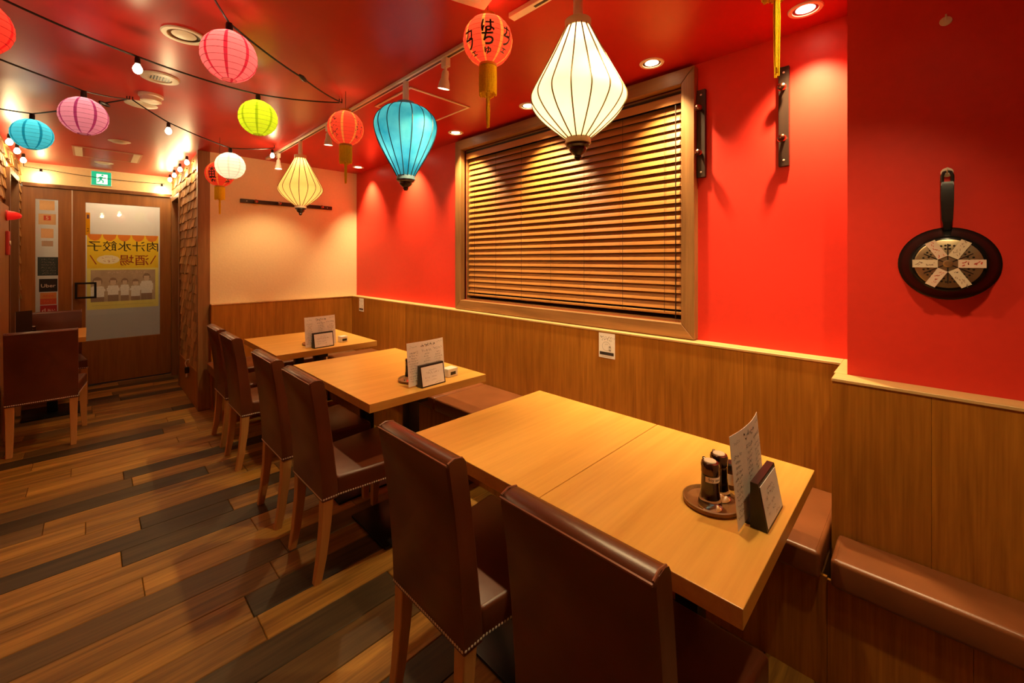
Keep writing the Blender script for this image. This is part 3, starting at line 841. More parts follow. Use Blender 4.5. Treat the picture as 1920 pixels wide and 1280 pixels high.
def soy_bottle(x, y, z, rz, label, wrap=True, h=0.128):
    t = thing('soy_bottle', label, 'bottle', (x, y, z), rz, group='sauce bottles on the tables')
    s = h/0.128
    outer = [(0, 0.0), (0.030, 0.0), (0.032, 0.006), (0.030, 0.018), (0.0255, 0.034), (0.0235, 0.06), (0.0225, 0.094)]
    inner = [(0.0195, 0.092), (0.0205, 0.06), (0.0215, 0.036), (0.019, 0.024), (0.0, 0.022)]
    obj('bottle_glass', lathe(B(), [(r_*s, q*s) for r_, q in outer+[(0, 0.094)]], 28), M_GLASSB, t, True)
    obj('sauce', lathe(B(), [(0, 0.0222*s), (0.0187*s, 0.0244*s), (0.0236*s, 0.036*s), (0.0222*s, 0.06*s), (0.0214*s, 0.090*s), (0, 0.090*s)], 28), M_SOY, t, True)
    cap = obj('cap', lathe(B(), [(0.0228*s, 0.0945*s), (0.0238*s, 0.098*s), (0.0232*s, 0.108*s), (0.0245*s, 0.118*s), (0.022*s, 0.125*s), (0.0175*s, 0.1265*s), (0, 0.1265*s)], 28), plain('dark_chrome', (0.10, 0.06, 0.045), 0.12, 0.9) if 'dark_chrome' not in MATS else MATS['dark_chrome'], t, True)
    obj('cap_button', lathe(B(), [(0.0165*s, 0.1268*s), (0.0155*s, 0.129*s), (0, 0.1295*s)], 24), plain('cap_cream', (0.72, 0.62, 0.48), 0.4) if 'cap_cream' not in MATS else MATS['cap_cream'], cap, True)
    bm = B(); tube(bm, [(0, -0.020*s, 0.117*s), (0, -0.028*s, 0.121*s), (0, -0.031*s, 0.125*s)], [0.006, 0.005, 0.0035], 8)
    obj('spout', bm, MATS['dark_chrome'], cap, True)
    if wrap:
        R = 0.0242*s; bm = B(); A0 = [PI*0.15+PI*0.75*i/10 for i in range(11)]
        lo = [bm.verts.new((R*math.cos(a), R*math.sin(a), 0.076*s)) for a in A0]; hi = [bm.verts.new((R*math.cos(a), R*math.sin(a), 0.091*s)) for a in A0]
        for i in range(10): bm.faces.new((lo[i], lo[i+1], hi[i+1], hi[i]))
        lb = obj('label_strip', bm, M_PAPERW, t)
        tb = text_bm('Soy sauce', 0.0105*s, 0.0001)
        am = PI*0.15+PI*0.375
        for v in tb.verts:
            a = am+v.co.x/R; zz = 0.0835*s+v.co.y
            v.co = Vector(((R+0.0004)*math.cos(a), (R+0.0004)*math.sin(a), zz))
        obj('label_text', tb, M_INK, lb)
    return t

def tray(x, y, z, label, r=0.085):
    t = thing('condiment_tray', label, 'tray', (x, y, z), group='round wooden trays')
    obj('tray_disc', lathe(B(), [(0, 0), (r-0.010, 0), (r, 0.004), (r+0.001, 0.014), (r-0.003, 0.0155), (r-0.006, 0.012), (r-0.010, 0.0075), (0, 0.007)], 40), M_TRAY, t, True)
    return t
def spice_tin(x, y, z, label):
    t = thing('spice_jar', label, 'jar', (x, y, z))
    obj('jar_body', lathe(B(), [(0, 0), (0.019, 0), (0.020, 0.003), (0.020, 0.058), (0, 0.058)], 24), plain('jar_brown', (0.10, 0.04, 0.02), 0.2) if 'jar_brown' not in MATS else MATS['jar_brown'], t, True)
    obj('jar_lid', lathe(B(), [(0, 0.0585), (0.0205, 0.0585), (0.0205, 0.074), (0.017, 0.078), (0, 0.078)], 24), M_BLACKP, t, True)
    obj('jar_label', lathe(B(), [(0.0203, 0.015), (0.0203, 0.048)], 24), M_PAPERW, t, True)
    return t

TZ = 0.7203
# nearest set
menu_set(1.297, 0.300, TZ, 0.0, 'curling paper menu on the table end beside the soy bottles', 'black card stand on the table end beside the soy bottles', 11, sheet_shift=-0.012, lean=0.012)
tray(1.255, 0.432, TZ, 'round wooden tray under the soy bottles near the pillar', 0.0765)
soy_bottle(1.222, 0.425, TZ+0.0085, 2.5, 'glass soy sauce bottle with white name strip on the round tray')
soy_bottle(1.287, 0.423, TZ+0.0085, 2.4, 'glass sauce bottle without strip behind the labelled soy bottle', False)
spice_tin(1.385, 0.420, TZ, 'small brown spice jar half hidden behind the curling menu')
# middle set
menu_set(1.345, 1.958, TZ, 0.05, 'flat paper menu standing on the middle table', 'black card stand on the middle table', 12, sheet_shift=-0.005, lean=0.012)
tray(1.318, 2.110, TZ, 'round wooden tray behind the menu on the middle table', 0.085)
soy_bottle(1.285, 2.095, TZ+0.0085, 2.0, 'sauce bottle behind the menu on the middle table', False)
spice_tin(1.362, 2.128, TZ+0.0085, 'brown spice jar behind the menu on the middle table')
bm = bx(-0.04, 0.04, -0.03, 0.03, 0, 0.05, 0.004, 2)
nb = thing('napkin_box', 'small white napkin box behind the menu on the middle table', 'box', (1.525, 2.035, TZ), 0.1, group='napkin boxes')
obj('box_body', bm, M_WHITE, nb); obj('opening', bx(-0.02, 0.02, -0.0315, -0.0302, 0.012, 0.03), M_BLACKP, nb)
# far set
menu_set(1.315, 3.432, TZ, 0.10, 'flat paper menu standing on the far table', 'black card stand on the far table', 13, sheet_shift=0.0, lean=0.012)
tray(1.30, 3.60, TZ, 'round wooden tray behind the menu on the far table', 0.085)
soy_bottle(1.265, 3.60, TZ+0.0085, 2.0, 'sauce bottle behind the menu on the far table', False)
nb = thing('napkin_box', 'small white napkin box behind the menu on the far table', 'box', (1.515, 3.53, TZ), 0.1, group='napkin boxes')
obj('box_body', bx(-0.03, 0.03, -0.03, 0.03, 0, 0.05, 0.004, 2), M_WHITE, nb); obj('opening', bx(-0.02, 0.02, -0.0315, -0.0302, 0.012, 0.03), M_BLACKP, nb)
# entrance table set
tray(-0.385, 5.66, TZ, 'round wooden tray on the dark table by the entrance', 0.072)
soy_bottle(-0.360, 5.635, TZ+0.0085, 2.0, 'dark sauce bottle on the table by the entrance', False, 0.10)
soy_bottle(-0.410, 5.69, TZ+0.0085, 2.0, 'second sauce bottle deeper on the tray by the entrance', False, 0.10)
t = thing('menu_folder', 'dark menu folder standing on the table by the entrance', 'menu', (-0.40, 5.50, TZ), 0.5)
obj('cover', bx(-0.055, 0.045, -0.006, -0.002, 0, 0.26), M_BLACKP, t); obj('pages', bx(-0.055, 0.04, -0.0015, 0.004, 0.003, 0.255), M_PAPERW, t)

# ---- notices on the wainscot
def notice(label, y0, y1, z0, z1):
    t = thing('notice_card', label, 'notice', (2.1597, (y0+y1)/2, (z0+z1)/2))
    hy_, hz_ = (y1-y0)/2, (z1-z0)/2
    sh = obj('card', bx(-0.003, 0, -hy_, hy_, -hz_, hz_), M_PAPERW, t)
    rng = random.Random(5)
    bm = B(); scribble(bm, rng, 0, hz_*0.66, hy_*1.7, hz_*0.13, 0.0016); scribble(bm, rng, 0, hz_*0.46, hy_*1.2, hz_*0.13, 0.0016); scribble(bm, rng, 0, -hz_*0.90, hy_*1.2, hz_*0.05, 0.0008)
    b2 = bx(-hy_*0.88, hy_*0.88, -hz_*0.76, -hz_*0.52, 0, 0.0004); join(bm, b2)
    # outlined round pictogram with a bottle
    for i in range(20):
        a, b = 2*PI*i/20, 2*PI*(i+1)/20
        stroke(bm, [(math.cos(a)*hy_*.52-hy_*.05, math.sin(a)*hz_*.36-hz_*.06), (math.cos(b)*hy_*.52-hy_*.05, math.sin(b)*hz_*.36-hz_*.06)], 0.0011)
    join(bm, bx(hy_*.30, hy_*.52, -hz_*.40, -hz_*.34, 0, 0.0004)); join(bm, bx(hy_*.28, hy_*.50, -hz_*.10, -hz_*.04, 0, 0.0004))
    stroke(bm, [(hy_*.30, -hz_*.10), (hy_*.30, -hz_*.40)], 0.0012); stroke(bm, [(hy_*.52, -hz_*.10), (hy_*.52, -hz_*.40)], 0.0012)
    scribble(bm, rng, -hy_*.05, hz_*0.12, hy_*0.4, hz_*0.06, 0.0009)
    xform(bm, T(-0.0034, 0, 0) @ RZ(-PI/2) @ RX(PI/2))
    obj('print', bm, M_INK, sh)
notice('white notice card on the wainscot below the window', 1.284, 1.392, 0.836, 0.983)
notice('white notice card on the wainscot in the far corner', 4.478, 4.586, 0.836, 0.983)

# ---- plug on the shingle wall's kick board
t = thing('power_adapter', 'black power adapter with white lead on the entrance kick board', 'adapter', (0.7055, 5.33, 0.30))
obj('adapter_block', bx(-0.035, 0, -0.02, 0.02, -0.03, 0.03, 0.003, 1), M_BLACKP, t)
bm = B(); tube(bm, [(-0.02, 0, 0.03), (-0.03, 0.01, 0.07), (-0.02, 0.0, 0.10), (-0.006, -0.05, 0.115)], 0.005, 6); tube(bm, [(-0.02, 0, -0.03), (-0.02, -0.005, -0.07)], 0.008, 6)
obj('white_lead', bm, M_WHITE, t, True)

# ================================================================== CEILING FIXTURES AND LANTERNS
def downlight(x, y, label, lit=True, group='lit recessed downlights', power=P_DOWN, aim=(0.20, 0, -1), r=0.062):
    t = thing('downlight', label, 'downlight', (x, y, CEIL), group=group if lit else None)
    obj('trim_ring', lathe(B(), [(r*0.72, -0.0015), (r*0.74, -0.006), (r*0.95, -0.006), (r, -0.001), (r*0.9, -0.0005)], 36), M_WHITE, t, True)
    obj('reflector', lathe(B(), [(r*0.73, -0.003), (r*0.60, -0.0012), (r*0.55, -0.0010)], 36), M_CHROME, t, True)
    obj('lamp_face', lathe(B(), [(0, -0.0060), (r*0.35, -0.0055), (r*0.55, -0.0011)], 24), M_LAMP if lit else M_WHITE, t, True)
    if lit: lamp('SPOT', (0, 0, -0.02), power, WARM2, 0.02, aim, math.radians(84), 1.0, t)
    return t
downlight(2.063, 1.009, 'lit recessed downlight over the window beside the white silk lantern')
downlight(2.063, 0.343, 'lit recessed downlight over the red wall near the pillar')
downlight(2.075, 2.689, 'lit recessed downlight at the window corner nearer the cream wall')
downlight(2.085, 4.457, 'lit recessed downlight in the corner over the far bench')
downlight(2.055, 1.877, 'lit recessed downlight over the middle of the window')
downlight(2.07, 3.55, 'lit recessed downlight behind the blue silk lantern')
for (x, y, lab) in ((-0.3, -0.9, 'added fill downlight in the middle before the near end wall'), (0.9, -1.0, 'added fill downlight between the near end wall and the pillar'),
                    (-1.0, 0.6, 'added fill downlight over the near half of the aisle wall'), (-1.0, 2.4, 'added fill downlight over the far half of the aisle wall')):
    downlight(x, y, lab, group='added fill downlights out of view', power=P_FILL)  # unseen lamps added as soft fill for the room
downlight(0.301, 2.411, 'unlit round ceiling light beside the pink paper lantern', False, r=0.085)

def ceiling_disc(name, label, cat, x, y, r, prof, m=M_WHITE):
    t = thing(name, label, cat, (x, y, CEIL))
    obj('cover', lathe(B(), [(a*r, -b) for a, b in prof], 32), m, t, True)
    return t
t = ceiling_disc('air_vent', 'round white ceiling vent with slotted face', 'vent', 0.275, 3.065, 0.09, [(0, 0.006), (0.55, 0.006), (0.6, 0.012), (0.95, 0.010), (1, 0.0005)])
for k in range(-3, 4): obj('slot', bx(k*0.013-0.003, k*0.013+0.003, -0.03, 0.03, -0.0085, -0.0065), M_BLACKP, t)
t = ceiling_disc('smoke_detector', 'domed white smoke detector on the red ceiling', 'detector', 0.265, 3.433, 0.062, [(0, 0.052), (0.5, 0.05), (0.82, 0.042), (0.86, 0.02), (1, 0.014), (1, 0.0005)])
obj('sensor_grille', lathe(B(), [(0.045, -0.048), (0.053, -0.042)], 24), M_TRACK, t, True)
t = ceiling_disc('ceiling_speaker', 'flat round white ceiling speaker behind the detector', 'speaker', 0.236, 3.69, 0.085, [(0, 0.005), (0.8, 0.007), (1, 0.0005)])
obj('speaker_mesh', lathe(B(), [(0, -0.0075), (0.055, -0.0075), (0.06, -0.0055)], 24), M_TRACK, t, True)
t = ceiling_disc('ceiling_light', 'small unlit round light before the rectangular vent frame', 'light', 0.176, 4.973, 0.075, [(0, 0.012), (0.6, 0.012), (0.7, 0.006), (1, 0.0005)])
obj('diffuser', lathe(B(), [(0, -0.016), (0.04, -0.0145), (0.05, -0.0121)], 24), M_WHITE, t, True)
t = ceiling_disc('ceiling_light', 'small unlit round light above the exit sign', 'light', 0.10, 6.19, 0.075, [(0, 0.012), (0.6, 0.012), (0.7, 0.006), (1, 0.0005)])
obj('diffuser', lathe(B(), [(0, -0.016), (0.04, -0.0145), (0.05, -0.0121)], 24), M_WHITE, t, True)

def hatch(label, x0, x1, y0, y1, wd, grille=False):
    t = thing('ceiling_hatch', label, 'hatch', ((x0+x1)/2, (y0+y1)/2, CEIL))
    cx, cy = (x0+x1)/2, (y0+y1)/2
    for (a, b, c, d) in ((x0, x1, y0, y0+wd), (x0, x1, y1-wd, y1), (x0, x0+wd, y0+wd, y1-wd), (x1-wd, x1, y0+wd, y1-wd)):
        obj('edge_strip', bx(a-cx, b-cx, c-cy, d-cy, -0.006, -0.0005), M_TRACK if not grille else plain('vent_edge', (0.5, 0.25, 0.16), 0.4), t)
    obj('hatch_panel', bx(x0+wd-cx, x1-wd-cx, y0+wd-cy, y1-wd-cy, -0.004, -0.0006), M_CEIL, t)
    if grille:
        for xx in (x0+wd, x1-wd-0.05): obj('vent_slot', bx(xx-cx, xx+0.05-cx, y0+wd-cy, y1-wd-cy, -0.009, -0.0062), M_TRACK, t)
    return t
hatch('square pale edged ceiling hatch beside the track', 1.335, 1.795, 2.17, 2.61, 0.014)
hatch('long rectangular vent frame in the entrance ceiling', -0.12, 0.36, 5.44, 5.93, 0.016, True)

# ---- beige box unit on the ceiling
t = thing('ceiling_unit', 'beige box unit fixed to the ceiling beside the track', 'ceiling unit', (1.068, 1.205, CEIL), -0.30)
obj('casing', bx(-0.36, 0.0, -0.42, 0.0, -0.07, -0.0005, 0.006, 2), M_TRACK, t)
obj('cover_plate', bx(-0.32, -0.04, -0.38, -0.04, -0.076, -0.0705, 0.002, 1), M_WHITE, t)

# ---- track with spot heads
TX = 1.252
t = thing('lighting_track', 'white ceiling track running over the row of tables', 'track', (TX, 3.05, CEIL))
obj('rail', bx(-0.017, 0.017, 1.52-3.05, 4.63-3.05, -0.019, -0.0005, 0.002, 1), M_TRACK, t)
obj('groove', bx(-0.006, 0.006, 1.56-3.05, 4.52-3.05, -0.0205, -0.0192), M_BLACKP, t)
obj('end_feed', bx(-0.018, 0.018, 4.63-3.05, 4.70-3.05, -0.022, -0.0005, 0.002, 1), M_WHITE, t)
t = thing('lighting_track', 'white ceiling track ending beside the beige unit', 'track', (TX-0.01, 0.3, CEIL))
obj('rail', bx(-0.018, 0.018, -1.2, 0.93, -0.022, -0.0005, 0.002, 1), M_TRACK, t)
obj('groove', bx(-0.006, 0.006, -1.15, 0.80, -0.0235, -0.0222), M_BLACKP, t)

def spot_head(y, label, lit=True, aim=(0, 0, -1), power=P_TRACK, size=80, short=False, x=TX, grp='track spot heads'):
    t = thing('track_spot', label, 'spotlight', (x, y, CEIL-0.0205), group=grp)
    obj('adapter', bx(-0.014, 0.014, -0.022, 0.022, -0.045, -0.0005, 0.003, 1), M_WHITE, t, True)
    a = Vector(aim).normalized(); q = Vector((0, 0, -1)).rotation_difference(a).to_matrix().to_4x4()
    bm = B(); tube(bm, [(0, 0, -0.045), (0, 0, -0.065)], 0.007, 8); obj('pivot', bm, M_WHITE, t, True)
    Mh = T(0, 0, -0.062) @ q
    bm = lathe(B(), [(0, 0.004), (0.014, 0.002), (0.018, -0.01), (0.0185, -0.035), (0.026, -0.055), (0.031, -0.085), (0.0295, -0.0855), (0.024, -0.06), (0, -0.058)], 24)
    hd_ = obj('lamp_head', xform(bm, Mh), M_WHITE, t, True)
    bm = lathe(B(), [(0, -0.084), (0.018, -0.083), (0.0275, -0.080)], 20)
    obj('lamp_face', xform(bm, Mh), M_LAMP if lit else M_TRACK, hd_, True)
    if lit:
        p = Mh @ Vector((0, 0, -0.095))
        lamp('SPOT', p, power, WARM2, 0.025, aim, math.radians(size), 0.6, t)
    return t
spot_head(1.704, 'white track spot head hanging between the silk lanterns', True, (0.05, 0.28, -1), P_TRACK*1.2, 112)
spot_head(3.173, 'lit white track spot head behind the red tasselled lantern', True, (0.05, 0.1, -1), P_TRACK, 112)
spot_head(4.35, 'white track spot head at the far end of the track', True, (0.0, 0.0, -1), P_TRACK*0.7, 112)
spot_head(0.62, 'added unseen track spot head over the table with soy bottles', True, (0.05, 0.05, -1), P_TRACK, 112, x=TX-0.01, grp='added track spots out of view')  # unseen head, added to light the near table from above
spot_head(-0.1, 'added unseen track spot head over the pillar bench', True, (0.1, 0.35, -1), P_TRACK*0.7, 112, x=TX-0.01, grp='added track spots out of view')  # second unseen head, added for more light at the near end

# ---- silk lanterns hung under the track
def rounded(prof, n=6):
    """Catmull-Rom through the profile"""
    out = []
    P = [prof[0]]+list(prof)+[prof[-1]]
    for i in range(1, len(P)-2):
        for k in range(n):
            t_ = k/n
            q = [0.5*((2*P[i][c])+(-P[i-1][c]+P[i+1][c])*t_+(2*P[i-1][c]-5*P[i][c]+4*P[i+1][c]-P[i+2][c])*t_**2+(-P[i-1][c]+3*P[i][c]-3*P[i+1][c]+P[i+2][c])*t_**3) for c in (0, 1)]
            out.append((max(q[0], 0.001), q[1]))
    out.append(tuple(prof[-1]))
    return out

def silk_lantern(label, x, y, ztop, prof, NR, m_silk, m_rib, m_ring, power, hang, rot=0.0, light_z=None, lcol=None):
    t = thing('silk_lantern', label, 'lantern', (x, y, ztop), rot)
    pr_ = rounded(prof)
    bm = B(); n = NR*4; rings = []
    for (r_, z) in pr_:
        rings.append([bm.verts.new((r_*k_*math.cos(a), r_*k_*math.sin(a), z)) for i in range(n)
                      for a in [2*PI*i/n] for k_ in [1-0.020*math.sin(PI*(i % 4)/4)]])
    for a, b in zip(rings, rings[1:]):
        for i in range(n): bm.faces.new((a[i], a[(i+1) % n], b[(i+1) % n], b[i]))
    obj('silk_shade', bm, m_silk, t, 'all')
    for k in range(NR):
        a = 2*PI*k/NR
        bm = B(); tube(bm, [((r_+0.0008)*math.cos(a), (r_+0.0008)*math.sin(a), z) for r_, z in pr_[::2]+[pr_[-1]]], 0.0026, 5)
        obj('rib', bm, m_rib, t, True)
    r0, z0 = prof[0]; r1, z1 = prof[-1]
    obj('top_ring', lathe(B(), [(r0-0.008, z0-0.006), (r0+0.004, z0-0.006), (r0+0.005, z0+0.022), (r0-0.008, z0+0.022), (r0-0.008, z0-0.006)], 32), m_ring, t, True)
    br = obj('bottom_ring', lathe(B(), [(0, z1-0.002), (r1+0.002, z1+0.004), (r1+0.004, z1-0.018), (0, z1-0.020)], 32), m_ring, t, True)
    fz = z1-0.0205
    obj('finial', lathe(B(), [(0, fz), (r1-0.001, fz), (r1, fz-0.006), (r1*0.72, fz-0.013), (r1*0.74, fz-0.020), (r1*0.60, fz-0.029), (r1*0.28, fz-0.041), (r1*0.32, fz-0.047), (r1*0.18, fz-0.058), (0, fz-0.060)], 24), MATS['finial_wood'], br, True)
    bm = B(); tube(bm, [(r0-0.006, 0, z0+0.015), (0, 0, z0+hang), (-(r0-0.006), 0, z0+0.015)], 0.0012, 5); tube(bm, [(0, 0, z0+hang), (0.0, 0.0, CEIL-0.044-ztop)], 0.0012, 5)
    obj('hanging_wire', bm, M_NAIL, t)
    # lamp holder and bulb inside
    lh = obj('lamp_holder', lathe(B(), [(0, CEIL-0.024-ztop), (0.016, CEIL-0.024-ztop), (0.018, z0+0.03), (0.021, z0+0.015), (0.021, z0-0.02), (0, z0-0.02)], 20), M_WHITE, t, True)
    obj('bulb', lathe(B(), [(0, z0-0.021), (0.014, z0-0.024), (0.028, z0-0.05), (0.03, z0-0.068), (0.02, z0-0.088), (0, z0-0.096)], 20), M_BULB, lh, True)
    lamp('POINT', (0, 0, light_z if light_z is not None else z0-0.16), power, lcol or WARM2, 0.05, parent=t)
    return t
plain('finial_wood', (0.03, 0.013, 0.008), 0.25, spec=0.6)
M_SILKW = paper('cream_silk', (0.86, 0.76, 0.56), 0.72, mottle=0.08, scale=6)
M_SILKB = paper('teal_silk', (0.006, 0.22, 0.38), 0.62, scale=7, alt=(0.10, 0.46, 0.56))
M_SILKC = paper('honey_silk', (0.85, 0.60, 0.26), 0.72, mottle=0.06, scale=6)
M_RIB = plain('bamboo_rib', (0.16, 0.095, 0.03), 0.5); M_RIBB = plain('dark_teal_rib', (0.004, 0.03, 0.045), 0.5)
M_RINGC = plain('pale_ring', (0.75, 0.56, 0.34), 0.5); M_RINGB = plain('blue_grey_ring', (0.12, 0.22, 0.28), 0.5)
coneP = [(0.043, 0.0), (0.060, -0.035), (0.098, -0.11), (0.138, -0.185), (0.164, -0.235), (0.172, -0.262), (0.165, -0.29), (0.135, -0.33), (0.085, -0.375), (0.043, -0.408)]
silk_lantern('large white silk lantern with bamboo ribs over the bare table', 1.252, 0.897, 2.270, coneP, 16, M_SILKW, M_RIB, M_RINGC, P_SILK*2.0, 0.06, 0.1, -0.24)
balloonP = [(0.045, 0.0), (0.105, -0.012), (0.152, -0.050), (0.172, -0.098), (0.170, -0.145), (0.150, -0.205), (0.112, -0.28), (0.072, -0.35), (0.048, -0.395)]
silk_lantern('teal blue balloon silk lantern over the middle table', 1.252, 2.080, 2.285, balloonP, 16, M_SILKB, M_RIBB, M_RINGB, P_SILK*1.15, 0.05, 0.05, -0.22, WHITEISH)
silk_lantern('honey coloured conical silk lantern over the far table', 1.252, 3.760, 2.285, coneP, 16, M_SILKC, plain('brown_rib', (0.12, 0.05, 0.012), 0.5), M_RINGC, P_SILK*0.8, 0.05, 0.0, -0.24)

# ---- round paper lanterns on the string lights
def ball_profile(R, a0=0.36, a1=0.30, n=30, ribs=0.004):
    out = []
    th0, th1 = math.asin(a0), PI-math.asin(a1)
    m = n*2
    for i in range(m+1):
        th = th0+(th1-th0)*i/m
        k = 1.0 if i % 4 == 0 else 0.992
        out.append((R*k*math.sin(th), R*k*math.cos(th)))
    return out

def socket(t, z, parent=None):
    return obj('bulb_socket', lathe(B(), [(0, z+0.042), (0.011, z+0.042), (0.013, z+0.030), (0.0135, z), (0, z)], 14), M_BLACKP, t, True)

def paper_lantern(label, c, R, col, stripe, power=P_PAPER, tilt=0.0, grp='round paper lanterns'):
    t = thing('paper_lantern', label, 'lantern', c, group=grp, rot=(tilt*0.6, tilt, 0.4))
    nm = label.split()[1]
    m1 = MATS.get('paper_'+nm) or paper('paper_'+nm, col, 0.7, mottle=0.04)
    m2 = MATS.get('stripe_'+nm) or paper('stripe_'+nm, stripe, 0.55, mottle=0.05)
    pf = ball_profile(R, 0.38, 0.26, 15)
    bm = B(); n = 48
    lathe(bm, pf, n)
    for f in bm.faces:
        a = math.atan2(f.calc_center_median().y, f.calc_center_median().x)
        if (a/(2*PI)*8) % 1.0 < 0.165: f.material_index = 1
    sh = obj('paper_shade', bm, [m1, m2], t, 'all')
    bm = B()
    for i in range(0, len(pf), 3):
        r_, z = pf[i]
        tube(bm, [((r_+0.0002)*math.cos(2*PI*k/32), (r_+0.0002)*math.sin(2*PI*k/32), z) for k in range(33)], 0.0009, 3, cap=False)
    m3 = MATS.get('hoop_'+nm) or plain('hoop_'+nm, tuple(c_*0.55 for c_ in stripe), 0.6)
    hp = obj('wire_hoops', bm, m3, sh); hp['kind'] = 'stuff'
    zt = pf[0][1]
    s = socket(t, zt+0.002)
    obj('bulb', lathe(B(), [(0, zt+0.001), (0.009, zt-0.002), (0.012, zt-0.012), (0.012, zt-0.019), (0.008, zt-0.027), (0, zt-0.030)], 16), M_BULB, s, True)
    lamp('POINT', (0, 0, zt-0.046), power, WHITEISH, 0.012, parent=t)
    return t, zt
lan = {}
PL = [('round pink paper lantern on a black cord', (0.398, 2.016, 2.250), (0.82, 0.19, 0.20), (0.62, 0.03, 0.06), 1.2, 'pink'),
      ('round mauve paper lantern on a black cord', (-0.026, 3.229, 2.196), (0.60, 0.24, 0.34), (0.33, 0.04, 0.14), 1.0, 'mauve'),
      ('round lime green paper lantern on a black cord', (0.679, 2.728, 2.238), (0.54, 0.66, 0.02), (0.34, 0.48, 0.01), 1.4, 'lime'),
      ('round turquoise paper lantern on a black cord', (-0.271, 4.175, 2.245), (0.06, 0.46, 0.62), (0.01, 0.24, 0.38), 1.3, 'turq'),
      ('round white paper lantern in front of the cream wall', (0.750, 3.766, 2.138), (0.82, 0.78, 0.66), (0.72, 0.66, 0.54), 1.3, 'white'),
      ('round scarlet paper lantern over the aisle', (-0.290, 2.340, 2.236), (0.80, 0.05, 0.03), (0.60, 0.02, 0.02), 1.2, 'scarlet')]
for lab, c, col, st, pw, key in PL:
    _, zt = paper_lantern(lab, c, 0.10, col, st, P_PAPER*pw)
    lan[key] = Vector((c[0], c[1], c[2]+zt+0.044))

# ---- red lanterns with lettering and yellow tassels
def sphere_text(s, R, lon, lat, size, flip=False):
    tb = text_bm(s, size, 0.0012*size/0.05)
    bmesh.ops.subdivide_edges(tb, edges=[e for e in tb.edges if e.calc_length() > size*0.12], cuts=2)
    for v in tb.verts:
        la = lat+v.co.y/R; lo = lon+v.co.x/(R*max(0.35, math.cos(lat)))
        rr = R*1.004
        v.co = Vector((rr*math.cos(la)*math.cos(lo), rr*math.cos(la)*math.sin(lo), rr*math.sin(la)))
    return tb

